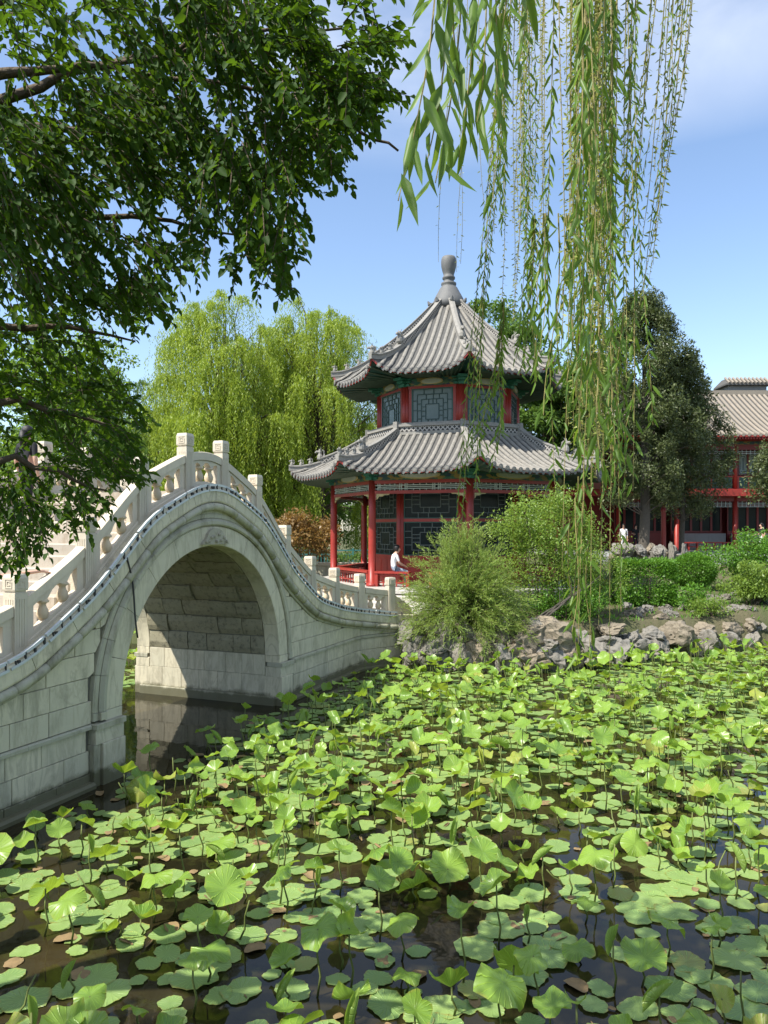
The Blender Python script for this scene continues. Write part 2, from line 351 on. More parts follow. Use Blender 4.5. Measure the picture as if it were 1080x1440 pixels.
def lotus_mat(name, c0, c1, tcol, yellow=0.25):
    t = MT(name); at_ = t.n('ShaderNodeAttribute', attribute_name='leaf_uv'); v0 = at_.outputs['Vector']; r = t.math('FRACT', t.math('ADD', t.rnd(), t.rnd(True)))
    off_ = t.n('ShaderNodeVectorMath', operation='ADD'); t.l(v0, off_.inputs[0]); cb_ = t.n('ShaderNodeCombineXYZ'); t.l(t.math('MULTIPLY', r, 50.0), cb_.inputs[2]); t.l(cb_.outputs[0], off_.inputs[1]); v = off_.outputs[0]
    sep = t.n('ShaderNodeSeparateXYZ'); t.l(v0, sep.inputs[0])
    ang = t.math('ARCTAN2', sep.outputs[1], sep.outputs[0])
    rad = t.math('SQRT', t.math('ADD', t.math('MULTIPLY', sep.outputs[0], sep.outputs[0]), t.math('MULTIPLY', sep.outputs[1], sep.outputs[1])))
    wob = t.math('MULTIPLY', t.noise(v, 3, 3), 0.25)
    fr = t.math('ABSOLUTE', t.math('SUBTRACT', t.math('FRACT', t.math('MULTIPLY', t.math('ADD', ang, wob), 19 / 6.2832)), 0.5))
    vein = t.ramp(fr, [(0.0, 1.0), (0.12, 0.0)])
    c = t.mixc(r, c0, c1); c = t.mixc(t.math('GREATER_THAN', r, 0.945), c, (0.36, 0.30, 0.07)); c = t.mixc(t.noise(v, 2.5, 4), c, tuple(x * 0.8 for x in c1))
    c = t.mixc(t.math('MULTIPLY', vein, 0.7), c, tuple(min(1, x * 1.6) for x in c1))
    edge = t.math('MULTIPLY', t.ramp(rad, [(0.86, 0.0), (1.0, 1.0)]), t.ramp(t.noise(v, 2.2, 3), [(0.45, 0.0), (0.6, 1.0)]))
    c = t.mixc(t.math('MULTIPLY', edge, yellow), c, (0.34, 0.27, 0.06))
    spots = t.ramp(t.noise(v, 7, 5, .7), [(0.66, 0.0), (0.74, 1.0)])
    c = t.mixc(t.math('MULTIPLY', spots, yellow), c, (0.17, 0.13, 0.04))
    p = t.surf(c, 0.36, t.bump(vein, 0.5, 0.03), spec=0.5)
    tr = t.n('ShaderNodeBsdfTranslucent'); t.l(t.mixc(0.7, c, tcol), tr.inputs['Color'])
    ms = t.n('ShaderNodeMixShader'); ms.inputs[0].default_value = 0.33
    t.l(p.outputs[0], ms.inputs[1]); t.l(tr.outputs[0], ms.inputs[2]); return t.done(ms)
M['lotus'] = lotus_mat('lotus_leaf', (0.05, 0.155, 0.035), (0.27, 0.42, 0.06), (0.52, 0.70, 0.035), 0.6)
M['lotus_young'] = lotus_mat('young_lotus_leaf', (0.22, 0.36, 0.07), (0.28, 0.40, 0.09), (0.42, 0.60, 0.06), 0.4)
M['pad'] = lotus_mat('floating_lotus_pad', (0.15, 0.29, 0.10), (0.35, 0.50, 0.15), (0.25, 0.40, 0.05), 0.9)
M['stalk'] = plain_mat('lotus_stalk', (0.13, 0.16, 0.04), 0.6, 0.3, 15, 0.2)
M['dead'] = plain_mat('withered_leaf', (0.22, 0.15, 0.07), 0.85, 0.4, 12, 0.4)
M['leaf_dark'] = leaf_mat('broad_tree_leaf', (0.015, 0.040, 0.006), (0.040, 0.088, 0.010), 0.34, (0.15, 0.28, 0.012), 0.6, 0.15)
M['leaf_willow'] = leaf_mat('willow_leaf', (0.065, 0.14, 0.022), (0.14, 0.235, 0.035), 0.42, (0.34, 0.50, 0.04))
M['leaf_willow_far'] = leaf_mat('far_willow_leaf', (0.17, 0.25, 0.03), (0.30, 0.38, 0.05), 0.45, (0.50, 0.62, 0.06))
M['leaf_willow_deep'] = leaf_mat('deep_willow_leaf', (0.06, 0.13, 0.025), (0.12, 0.20, 0.035), 0.38, (0.24, 0.38, 0.05))
M['leaf_bg'] = leaf_mat('background_tree_leaf', (0.06, 0.12, 0.025), (0.11, 0.19, 0.035), 0.35, (0.22, 0.36, 0.05))
M['leaf_bush'] = leaf_mat('bush_leaf', (0.11, 0.19, 0.03), (0.20, 0.29, 0.05), 0.38, (0.36, 0.50, 0.06))
M['leaf_hedge'] = leaf_mat('hedge_leaf', (0.065, 0.17, 0.02), (0.13, 0.27, 0.03), 0.33, (0.24, 0.46, 0.03))
M['leaf_tamarisk'] = leaf_mat('tamarisk_leaf', (0.11, 0.22, 0.045), (0.30, 0.36, 0.085), 0.42, (0.44, 0.56, 0.10))
M['leaf_cypress'] = leaf_mat('cypress_leaf', (0.04, 0.062, 0.02), (0.105, 0.125, 0.042), 0.18, (0.14, 0.19, 0.05))
M['leaf_copper'] = leaf_mat('copper_leaf', (0.17, 0.10, 0.035), (0.26, 0.17, 0.06), 0.35, (0.40, 0.22, 0.05))
M['catkin'] = leaf_mat('willow_catkin', (0.20, 0.24, 0.05), (0.32, 0.34, 0.09), 0.35, (0.45, 0.48, 0.1))

# ------------------------------------------------------------------ ground and water
POND = np.array([(-4.6, 2.0), (-2, 1.6), (3, 1.6), (4.4, 3.6), (7, 5.2), (15, 9), (30, 13), (36, 24.6), (18, 24.6), (13, 24.0), (10, 23.0), (8, 22.0), (5.5, 21.0), (3, 20.7),
                 (1.4, 21.0), (0.6, 21.9), (-4.2, 22.6), (-6, 24.5), (-14, 26), (-26, 27), (-26, 12), (-10.6, 9.2), (-9.2, 7.6), (-6.6, 6.2), (-5.6, 4.2)])
def pond_sd(x, y):
    """signed distance to the pond outline: negative over water"""
    x = np.asarray(x, float); y = np.asarray(y, float); d = np.full(x.shape, 1e9); ins = np.zeros(x.shape, bool)
    n = len(POND)
    for i in range(n):
        ax, ay = POND[i]; bx, by = POND[(i + 1) % n]; ex, ey = bx - ax, by - ay
        t = np.clip(((x - ax) * ex + (y - ay) * ey) / (ex * ex + ey * ey), 0, 1)
        d = np.minimum(d, np.hypot(x - ax - t * ex, y - ay - t * ey))
        with np.errstate(divide='ignore', invalid='ignore'):
            c = ((ay > y) != (by > y)) & (x < ex * (y - ay) / (ey if ey != 0 else 1e-9) + ax)
        ins ^= c
    return np.where(ins, -d, d)
def ground_h(x, y):
    x = np.asarray(x, float); y = np.asarray(y, float); sd = pond_sd(x, y)
    right = np.clip((x - 4.5) / 4, 0, 1) * np.clip((y - 20) / 2, 0, 1)
    land = 1.22 + right * (np.clip((y - 21.5) / 18, 0, 1) * 1.15 - 0.3) + np.clip((10 - y) / 4, 0, 1) * 0.9
    h = np.clip(sd / 0.55, -1, 1)
    return np.where(h < 0, h * 1.0, h * land) + 0.05 * np.sin(x * 1.7) * np.cos(y * 1.3) * (sd > 0.3)
def gz(x, y): return float(ground_h(np.array([x]), np.array([y]))[0])
xs = np.concatenate([[-900, -400, -200, -100, -60, -40, -32], np.arange(-27, 40, 0.42), [44, 52, 64, 100, 200, 400, 900]])
ys = np.concatenate([[-400, -150, -60, -25, -12], np.arange(-6, 34, 0.42), [36, 38, 41, 45, 50, 60, 80, 130, 250, 500, 1500]])
gx, gy = np.meshgrid(xs, ys); ghh = ground_h(gx, gy)
nx, ny = len(xs), len(ys); ii = np.arange(nx * ny).reshape(ny, nx)
F = np.stack([ii[:-1, :-1], ii[:-1, 1:], ii[1:, 1:], ii[1:, :-1]], -1).reshape(-1, 4)
g = inst('ground', np_mesh('ground', np.stack([gx, gy, ghh], -1).reshape(-1, 3), F, M['ground'], True)); tag(g, 'earth and grass banks around the lotus pond', 'ground', kind='structure')
w = MB().add([(-27, 1, 0), (37, 1, 0), (37, 28, 0), (-27, 28, 0)], [(0, 1, 2, 3)]).build('pond_water', M['water'])
tag(w, 'dark still pond water between the lotus leaves', 'water', kind='structure')

# ------------------------------------------------------------------ the marble bridge (local frame: x along the bridge, y through it, z up)
BD = Vector((0.4, 1.0)).normalized(); BO = Vector((0.4 * 13.86 - 8.75, 13.86)); BW = 3.7; BRZ = math.atan2(BD.y, BD.x)
bridge = empty('arch_bridge', (BO.x, BO.y, 0), BRZ, 'white marble humpback bridge with one tall arch over the lotus pond', 'bridge')
def bl2w(s, w, z): return Vector((BO.x + BD.x * s - BD.y * w, BO.y + BD.y * s + BD.x * w, z))
def w2bl(x, y):
    x = x - BO.x; y = y - BO.y
    return x * BD.x + y * BD.y, -x * BD.y + y * BD.x
_ks = np.array([0, .56, 1.8, 3.0, 4.27, 5.63, 7.0, 7.9, 9.5, 12]); _kz = np.array([4.60, 4.52, 3.98, 2.90, 2.12, 1.79, 1.57, 1.42, 1.36, 1.36])
_dx = np.arange(-12, 12.001, 0.02); _dz = np.interp(np.abs(_dx), _ks, _kz)
_k = np.hanning(61); _k /= _k.sum(); _dz = np.convolve(np.pad(_dz, 30, 'edge'), _k, 'valid')
def deck(s): return np.interp(s, _dx, _dz)
def dslope(s): return (deck(np.asarray(s) + .02) - deck(np.asarray(s) - .02)) / .04
def woff(s):
    a = np.maximum(np.abs(s) - 6.7, 0); return -0.54 * a ** 1.3
ZS, RA, RB, RC = 1.08, 2.43, 2.80, 3.03
def below(s, h):
    """point h below the deck edge, measured square to it"""
    m = dslope(s); l = np.sqrt(1 + m * m); return s + m / l * h, deck(s) - h / l
_cs = np.arange(-9.4, 9.4, .03); _cx, _cz = below(_cs, 0.47)
def cornice_bottom(s): return np.interp(s, _cx, _cz)
SEND = 8.5
def wy(w, side): return w if side == 0 else BW - w
def sweep(name, mat, sa, sb, section, side, n=5, smooth=False, parent=bridge):
    mb = MB(); R = []
    for s in np.linspace(sa, sb, n):
        wo_ = float(woff(s)); ring = []
        for (w_, h) in section:
            x, z = below(s, h); ring.append((float(x), wy(w_ + wo_, side), float(z)))
        R.append(ring)
    mb.rings(R); return mb.build(name, mat, parent, smooth)

# core behind the facing stones
core = MB(); ss = np.concatenate([np.linspace(-9, -RA - .06, 40), np.linspace(-RA - .059, RA + .059, 60), np.linspace(RA + .06, 9, 40)])
R = []
for s in ss:
    a = RA + .06
    lo = -1.0 if abs(s) >= a - 1e-6 else ZS + math.sqrt(max(a * a - s * s, 0))
    if abs(abs(s) - (a - .001)) < 1e-4: lo = ZS
    top = float(deck(s)) - .30; wo_ = float(woff(s)) + .05
    R.append([(s, wo_, lo), (s, wo_, top), (s, BW - wo_, top), (s, BW - wo_, lo)])
for i in range(len(R) - 1): core.rings([R[i], R[i + 1]], cap=False)
for sg in (-1, 1):      # inner faces of the piers under the springing
    x = sg * (RA + .06); core.add([(x, .05, -1), (x, BW - .05, -1), (x, BW - .05, ZS), (x, .05, ZS)], [(0, 1, 2, 3)])
core.build('core', M['mortar'], bridge)

# facing blocks
rb = random.Random(3)
def facing(side, zl):
    for ci in range(len(zl) - 1):
        z0, z1 = zl[ci], zl[ci + 1]; s = -SEND - rb.uniform(0, .5)
        while s < SEND:
            ln = rb.choice([.46, .62, .78, .86, .98]) * rb.uniform(.92, 1.06); s1 = min(s + ln, SEND)
            a, b = max(s, -SEND) + .004, s1 - .004
            s = s1
            if b - a < .08: continue
            xs_ = np.linspace(a, b, 9)
            ring = np.where(np.abs(xs_) < RC, ZS + np.sqrt(np.maximum(RC * RC - xs_ ** 2, 0)), -9)
            lo = np.maximum(z0 + .004, ring + .003); hi = np.minimum(z1 - .004, cornice_bottom(xs_))
            ok = hi - lo > .012
            if ok.sum() < 2: continue
            idx = np.where(ok)[0]; 
            if idx[-1] - idx[0] + 1 != len(idx): idx = idx[:int(np.argmax(np.diff(idx) > 1)) + 1]
            if len(idx) < 2: continue
            pr = rb.uniform(-.006, .004); c = .006
            bot = [(xs_[i], lo[i]) for i in idx]; top = [(xs_[i], hi[i]) for i in idx[::-1]]
            out = bot + top; cx = sum(p[0] for p in out) / len(out); cz = sum(p[1] for p in out) / len(out)
            def pt(p, w_, k):
                dx, dz = cx - p[0], cz - p[1]; d = math.hypot(dx, dz) + 1e-6
                return (p[0] + dx / d * k, wy(w_ + float(woff(p[0])), side), p[1] + dz / d * k)
            mb = MB(); n = len(out)
            V = [pt(p, .08, 0) for p in out] + [pt(p, pr + c, 0) for p in out] + [pt(p, pr, c) for p in out]
            fs = [tuple(range(2 * n, 3 * n))]
            for i in range(n):
                k = (i + 1) % n
                fs += [(i, k, n + k, n + i), (n + i, n + k, 2 * n + k, 2 * n + i)]
            mb.add(V, fs); mb.build('stone_block', M['marble'], bridge)
facing(0, [-.5, .20, .54, .85]); facing(0, [.93, 1.27, 1.62, 1.97, 2.32, 2.67, 3.02, 3.37, 3.72, 4.2])
facing(1, [.0, .5, .93, 1.4, 1.9, 2.4, 2.9, 3.4, 4.2])
# string course, plinth
for side in (0, 1):
    for sg in (-1, 1):
        edges = list(np.arange(RC + .03, SEND, 1.15)) + [SEND]
        for a, b in zip(edges[:-1], edges[1:]):
            a, b = (a + .003, b - .003) if sg > 0 else (-b + .003, -a - .003); mb = MB(); R = []
            for s in np.linspace(a, b, 5):
                w0 = float(woff(s)); R.append([(s, wy(w0 - .045, side), .86), (s, wy(w0 - .045, side), .905), (s, wy(w0 - .02, side), .926), (s, wy(w0 + .1, side), .926), (s, wy(w0 + .1, side), .86)])
            mb.rings(R); mb.build('string_course', M['marble_weathered'], bridge)
            mb = MB(); R = []
            for s in np.linspace(a, b, 5):
                w0 = float(woff(s)); R.append([(s, wy(w0 - .13, side), -.6), (s, wy(w0 - .13, side), .05), (s, wy(w0 - .09, side), .085), (s, wy(w0 + .1, side), .085), (s, wy(w0 + .1, side), -.6)])
            mb.rings(R); mb.build('plinth', M['marble_weathered'], bridge)
# arch ring and the moulded band round it
def sector(name, mat, r0, r1, a0, a1, w0, w1, side, n=6, chamf=.0):
    mb = MB(); R = []
    for a in np.linspace(a0, a1, n):
        c, s_ = math.cos(a), math.sin(a)
        sec = [(r0, w1), (r0, w0 + chamf * .5), (r0 + chamf * .5, w0), (r1 - chamf, w0), (r1, w0 + chamf), (r1, w1)]
        R.append([(r * c, wy(w_, side), ZS + r * s_) for r, w_ in sec])
    mb.rings(R); return mb.build(name, mat, bridge)
for side in (0, 1):
    for i in range(11):
        sector('arch_stone', M['marble'], RA, RB - .004, math.pi * i / 11 + .0015, math.pi * (i + 1) / 11 - .0015, -.055, .30, side, 7, .02)
    for i in range(17):
        sector('archivolt_stone', M['marble_weathered'], RB, RC - .1, math.pi * i / 17 + .001, math.pi * (i + 1) / 17 - .001, -.10, .2, side, 5, .05)
        sector('archivolt_stone', M['marble_weathered'], RC - .096, RC, math.pi * i / 17 + .001, math.pi * (i + 1) / 17 - .001, -.045, .2, side, 5, .02)
    for sg in (-1, 1):
        def jamb(x0, x1, w0, w1, z0, z1, mat, name='jamb_stone'):
            a, b = sorted((sg * x0, sg * x1)); y0, y1 = sorted((wy(w0, side), wy(w1, side)))
            mb = MB(); mb.cbox(a, b, y0, y1, z0, z1, .008); mb.build(name, mat, bridge)
        jamb(RA, RB - .004, -.055, .30, .93, ZS - .004, M['marble']); jamb(RB, RC - .1, -.10, .2, .96, ZS - .004, M['marble_weathered']); jamb(RC - .096, RC, -.045, .2, .96, ZS - .004, M['marble_weathered'])
        jamb(RA - .01, RC + .02, -.13, .25, .84, .926, M['marble_weathered'], 'impost'); jamb(RA, RC, -.09, .30, .62, .836, M['marble'])
        jamb(RA, RC - .12, -.12, .32, -.6, .616, M['marble']); jamb(RC - .116, RC + .02, -.075, .3, -.6, .616, M['marble_weathered'])
    mb = MB(); n = 14
    top = [(-.44 + .88 * i / n, ZS + RB - .02 - .19 * (abs(i / n - .5) * 2) ** 2.2 - .05) for i in range(n + 1)]
    pol = [(-.44, 3.555), (.44, 3.555)] + [(x * (.62 + .38 * (z < 3.62)), z) for x, z in top[::-1]]
    pol = [(.42, 3.53), (.37, 3.58), (.30, 3.63), (.25, 3.72), (.17, 3.79), (.05, 3.825), (-.05, 3.825), (-.17, 3.79), (-.25, 3.72), (-.30, 3.63), (-.37, 3.58), (-.42, 3.53)]
    y0, y1 = sorted((wy(-.115, side), wy(.02, side))); mb.prism(pol, y0, y1)
    for i in range(9):
        x = -.32 + .08 * i; mb.lathe([(.0, -.03), (.03, -.02), (.036, 0), (.03, .02), (0, .03)], 7, c=(x, wy(-.12, side), 3.58 + .13 * math.cos(i * 1.9) ** 2 * (abs(x) < .25)))
    mb.build('keystone_relief', M['relief'], bridge)
# barrel stones
ncr = 19
for i in range(-2, ncr + 2):
    rowst = rb.uniform(-.5, 0); w_ = .31
    smooth_row = i < 0 or i >= ncr
    nextedge = rb.uniform(.35, .8)
    while w_ < BW - .31:
        w2 = min(w_ + (nextedge if w_ == .31 else rb.uniform(.4, .75)), BW - .31)
        if BW - .31 - w2 < .2: w2 = BW - .31
        g_ = .008; pr = 0 if smooth_row else rb.uniform(-.02, .035); mb = MB()
        if 0 <= i < ncr:
            a0, a1 = math.pi * i / ncr + .004, math.pi * (i + 1) / ncr - .004; R = []
            for a in np.linspace(a0, a1, 4):
                e = .03 * (a in (a0, a1)); r = RA - pr + e + rb.uniform(-.008, .008)
                R.append([(r * math.cos(a), w_ + g_, ZS + r * math.sin(a)), (r * math.cos(a), w2 - g_, ZS + r * math.sin(a)), ((RA + .1) * math.cos(a), w2 - g_, ZS + (RA + .1) * math.sin(a)), ((RA + .1) * math.cos(a), w_ + g_, ZS + (RA + .1) * math.sin(a))])
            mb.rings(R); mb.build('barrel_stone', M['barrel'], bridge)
        else:
            k = (-1 - i) if i < 0 else (i - ncr); sg = 1 if i < 0 else -1
            z1 = ZS - k * .44 - .004; z0 = ZS - (k + 1) * .44 + .004
            a, b = sorted((sg * RA, sg * (RA + .1))); mb.cbox(a, b, w_ + .003, w2 - .003, z0, z1, .004); mb.build('barrel_stone', M['marble'], bridge)
        w_ = w2
for sg in (-1, 1):
    a, b = sorted((sg * (RA - .06), sg * (RA + .1))); MB().cbox(a, b, .05, BW - .05, -.9, .2, .02).build('barrel_plinth', M['marble_weathered'], bridge)
# cornice: fascia, torus, cove
circ = [(-.075 + .078 * math.cos(a), .345 + .078 * math.sin(a)) for a in np.linspace(0, 2 * math.pi, 9)[:-1]]
for side in (0, 1):
    e = list(np.linspace(-SEND, SEND, 25))
    for a, b in zip(e[:-1], e[1:]):
        sweep('cornice_slab', M['marble'], a + .004, b - .004, [(-.10, .0), (-.115, .02), (-.115, .235), (-.10, .262), (.32, .262), (.32, .0)], side, 6)
    e = [-SEND]
    while e[-1] < SEND - .3: e.append(min(e[-1] + rb.uniform(.38, .62), SEND))
    for a, b in zip(e[:-1], e[1:]): sweep('torus_moulding', M['marble_weathered'], a + .005, b - .005, circ, side, 5, True)
    e = list(np.linspace(-SEND, SEND, 19))
    for a, b in zip(e[:-1], e[1:]): sweep('cove_moulding', M['marble_weathered'], a + .003, b - .003, [(-.045, .40), (-.03, .47), (.25, .47), (.25, .40)], side, 6)
# steps
lev = 4.50; sprev = 0.62
MB().box(-.62, .62, .33, BW - .33, 3.9, 4.50).build('landing_slab', M['step'], bridge)
for sg in (-1, 1):
    lev = 4.50; s0 = .62
    while lev > 1.55:
        lev2 = lev - .185; cand = np.arange(s0, 9, .01); m_ = np.where(deck(cand) <= lev2 - .02)[0]
        s1 = float(cand[m_[0]]) if len(m_) else 9.0
        s1 = max(s1, s0 + .26); a, b = sorted((sg * (s0 - .02), sg * s1))
        nst = 3; ed = np.linspace(.33, BW - .33, nst + 1)
        MB().cbox(a, b, .33, BW - .33, lev2 - .5, lev2, .02).build('step', M['step'], bridge)
        s0 = s1; lev = lev2
        if s0 >= 8.8: break

# balustrades
PS = [-7.88, -7.0, -5.63, -4.22, -2.95, -1.77, -.54, .58, 1.83, 3.07, 4.31, 5.65, 7.0, 7.88]
WC = .18
def post_mesh():
    mb = MB(); h = .105
    mb.box(-h, h, -h, h, -.25, .78); mb.box(-h + .014, h - .014, -h + .014, h - .014, .78, .808); 
    mb.rings([[(x * k, y * k, z) for x, y in ((-h, -h), (h, -h), (h, h), (-h, h))] for k, z in ((1.0, .808), (1.06, .83), (1.06, .985), (.92, 1.03))])
    for a in range(4):
        Mx = Matrix.Rotation(a * math.pi / 2, 4, 'Z')
        for x in (-.062, -.021, .021, .062): mb.box(x - .011, x + .011, -h - .006, -h + .01, .06, .70, Mx)
    return mb.mesh('post', M['marble_cream'])
def fret_mesh():
    mb = MB(); y0, y1 = -.119, -.105
    def bar(x0, x1, z0, z1): mb.box(x0, x1, y0, y1, z0, z1)
    t_ = .011
    for q, (x0, x1, z0, z1) in enumerate([(-.062, .062, .848, .972), (-.032, .03, .88, .945)]):
        bar(x0, x1, z1 - t_, z1); bar(x0, x0 + t_, z0, z1 - t_); bar(x0 + t_, x1, z0, z0 + t_)
        if q == 0: bar(x1 - t_, x1, z0 + t_, z1 - t_ - .03)
        else: bar(x1 - t_, x1, z0 + t_ + .02, z1 - t_)
    return mb.mesh('fret', M['marble_cream'])
POST, FRET = post_mesh(), fret_mesh()
VASE = MB().lathe([(.05, 0), (.068, .02), (.084, .07), (.08, .12), (.058, .165), (.046, .20), (.054, .222), (.088, .238), (.09, .255), (.066, .28), (.05, .31)], 12).mesh('vase', M['baluster'], True)
rails = []
for side in (0, 1):
    for s in PS:
        sl_ = math.atan(float((woff(s + .05) - woff(s - .05)) / .1)) if abs(s) > 6.9 else 0
        p = inst('balustrade_post', POST, bridge, (s, wy(WC + float(woff(s)), side), float(deck(s))), (0, 0, sl_ if side == 0 else -sl_))
        for a in range(4): inst('fret_relief', FRET, p, (0, 0, 0), (0, 0, a * math.pi / 2))
    for a, b in zip(PS[:-1], PS[1:]):
        sA, sB = a + .108, b - .108; mb = MB(); n = 17
        S_ = np.linspace(sA, sB, n); T = (S_ - sA) / (sB - sA)
        def strip(lo, hi, th, i0=0, i1=n - 1, w_c=0):
            R = []
            for i in range(i0, i1 + 1):
                wc = WC + float(woff(S_[i])) + w_c; z = float(deck(S_[i]))
                R.append([(S_[i], wy(wc - th, side), z + lo[i]), (S_[i], wy(wc - th, side), z + hi[i] - .012), (S_[i], wy(wc - th + .02, side), z + hi[i]), (S_[i], wy(wc + th - .02, side), z + hi[i]), (S_[i], wy(wc + th, side), z + hi[i] - .012), (S_[i], wy(wc + th, side), z + lo[i])])
            mb.rings(R)
        one = np.ones(n)
        bumps = np.exp(-((T - .33) / .075) ** 2) + np.exp(-((T - .67) / .075) ** 2) + .95 * np.exp(-(T / .09) ** 2) + .95 * np.exp(-((1 - T) / .09) ** 2)
        strip(.52 * one, .67 * one, .09); strip(.475 - .10 * bumps, .521 * one, .066)
        strip(-.12 * one, .055 * one, .085); strip(.054 * one, .125 * one, .062)
        strip(.10 * one, .51 * one, .064, 0, 2); strip(.10 * one, .51 * one, .064, n - 3, n - 1)
        pn = mb.build('balustrade_panel', M['marble_cream'], bridge)
        for t_ in (.33, .67):
            s = sA + (sB - sA) * t_; inst('baluster', VASE, pn, (s, wy(WC + float(woff(s)), side), float(deck(s)) + .122), (0, 0, 0), (1, 1, 1.0))
    for sg in (-1, 1):      # carved scroll stones at the ends
        mb = MB(); zb = float(deck(8.2)) - .05; pol = [(7.99, zb), (8.62, zb), (8.64, zb + .16)]
        for i in range(13): 
            t_ = i / 12; pol.append((8.60 - .61 * t_, zb + .20 + .40 * t_ ** .8 + .035 * abs(math.sin(t_ * math.pi * 4))))
        pol = [(sg * x, z) for x, z in pol]; y0 = float(woff(8.25)) + WC
        Mx = Matrix.Translation((sg * 8.0, wy(float(woff(7.9)) + WC, side), 0)) @ Matrix.Rotation((-.60 if side == 0 else .60) * sg, 4, 'Z') @ Matrix.Translation((-sg * 8.0, 0, 0))
        mb.prism(pol, -.06, .06, Mx)
        for (cx, cz, r) in ((8.16, zb + .30, .13), (8.36, zb + .2, .10)):
            for q in range(2):
                rr = r - .05 * q
                pts = [Mx @ Vector((sg * (cx + (rr - .004 * j) * math.cos(j * .5)), -.064, cz + (rr - .004 * j) * math.sin(j * .5))) for j in range(12)]
                mb.tube(pts, .012, 4)
        mb.build('scroll_end_stone', M['marble_cream'], bridge)

# light strip clipped to the deck edge, and its drooping cable
strip_t = empty('light_strip', (BO.x, BO.y, 0), BRZ, 'strip of small lights clipped along the edge of the bridge deck', 'light strip')
e = np.arange(-8.3, 7.6, .62)
for a in e: sweep('light_tube', M['led'], a + .01, a + .60, [(-.125, -.035), (-.125, -.075), (-.085, -.075), (-.085, -.035)], 0, 4, parent=strip_t)
for a in e: sweep('light_tube', M['led'], a + .01, a + .60, [(-.135, .025), (-.135, .06), (-.117, .06), (-.117, .025)], 0, 4, parent=strip_t)
mb = MB()
for i, s in enumerate(np.arange(-8.2, 8.0, .155)):
    x, z = below(s, 0); wo_ = float(woff(s)); k = .008 + .005 * math.sin(i * 7.3)
    mb.box(float(x) - k, float(x) + k, wo_ - .131, wo_ - .10, float(z) - .055, float(z) + .045 + .02 * math.sin(i * 3.1))
    if i % 4 == 0: mb.box(float(x) + .03, float(x) + .07, wo_ - .128, wo_ - .10, float(z) - .03, float(z) + .03)
tag(mb.build('clips', M['black'], strip_t), kind='stuff')
pts = []
for t_ in np.linspace(0, 1, 14):
    s = -2.42 + .26 * math.sin(t_ * 1.57) + .03 * math.sin(t_ * 6); pts.append(bl2w(s, -.13 + .02 * math.sin(t_ * 3), float(deck(-2.42)) - .05 - t_ * 1.28))
c = MB().tube(pts, .014, 6).build('hanging_cable', M['black'], None, True); tag(c, 'black rubber cable drooping down the bridge face beside the arch', 'cable')

# ------------------------------------------------------------------ pavilion (octagonal, two roofs)
PX, PY, PZ = 2.54, 29.3, 1.84
pav = empty('pavilion', (PX, PY, PZ), math.radians(4), 'red octagonal two-roofed pavilion with grey tiles and a stone finial', 'pavilion')
C8 = math.cos(math.pi / 8); T8 = math.tan(math.pi / 8)
def oct_pt(k, r, z=0): a = math.radians(45 * k); return Vector((r * math.sin(a), -r * math.cos(a), z))
def faceM(k):
    """frame of face k: x along the face, -y outward, origin on the axis"""
    return Matrix.Rotation(math.radians(45 * k + 22.5), 4, 'Z')
def frot(k): return (0, 0, math.radians(45 * k + 22.5))
# platform (three courses of stone)
for r, z0, z1 in ((5.75, -.75, -.12), (5.9, -.12, 0)):
    MB().rings([[oct_pt(k, r, z) for k in range(8)] for z in (z0, z1 - .02)] + [[oct_pt(k, r - .02, z1) for k in range(8)]]).build('platform', M['paving'], pav)
# columns of the open gallery
RCOL, HC = 4.5, 3.66
colm = MB().lathe([(.20, 0), (.21, .05), (.17, .12), (.132, .13), (.132, 1.2), (.128, 2.4), (.12, HC)], 16).mesh('column', M['red'], True)
for k in range(8): inst('column', colm, pav, oct_pt(k, RCOL))
side = 2 * RCOL * math.sin(math.pi / 8); ap = RCOL * C8
# frieze of each side
def frieze():
    hw = side / 2 - .10
    a = MB(); a.box(-hw, hw, -ap - .05, -ap + .05, 3.55, 3.66); a.box(-hw, hw, -ap - .05, -ap + .05, 3.20, 3.31)
    a.box(-hw, -hw + .06, -ap - .04, -ap + .04, 3.0, 3.2); a.box(hw - .06, hw, -ap - .04, -ap + .04, 3.0, 3.2)
    b = MB(); t = .013
    def hb(x0, x1, z): b.box(x0, x1, -ap - .02, -ap + .02, z - t, z + t)
    def vb(x, z0, z1): b.box(x - t, x + t, -ap - .018, -ap + .018, z0, z1)
    xs_ = [-hw + .06, -hw * .36, hw * .36, hw - .06]
    for z in (3.37, 3.49): hb(-hw, hw, z)
    for i in range(3):
        x0, x1 = xs_[i] + .06, xs_[i + 1] - .06; hb(x0, x1, 3.43)
        for x in (x0, x0 + .07, x1 - .07, x1): vb(x, 3.31, 3.55)
        for x in np.linspace(x0 + .07, x1 - .07, 5)[1:-1]: vb(x, 3.31, 3.37); vb(x, 3.49, 3.55)
    c = MB()
    for sg in (-1, 1):
        pol = [(sg * hw, 3.2), (sg * (hw - .55), 3.2), (sg * (hw - .48), 3.16), (sg * (hw - .36), 3.165), (sg * (hw - .28), 3.11), (sg * (hw - .15), 3.11), (sg * (hw - .1), 3.02), (sg * hw, 2.98)]
        c.prism(pol, -ap - .02, -ap + .02)
    return a.mesh('frieze_beam', M['red']), b.mesh('frieze_lattice', M['lattice']), c.mesh('spandrel', M['gold'])
fa, fb, fc = frieze()
pb = MB().box(-side / 2, side / 2, -ap - .09, -ap + .09, 3.665, 3.99).mesh('painted_beam', M['painted'])
pb2 = MB().box(-side / 2 + .02, side / 2 - .02, -ap - .12, -ap + .07, 3.99, 4.10).mesh('eave_purlin', M['dark_green'])
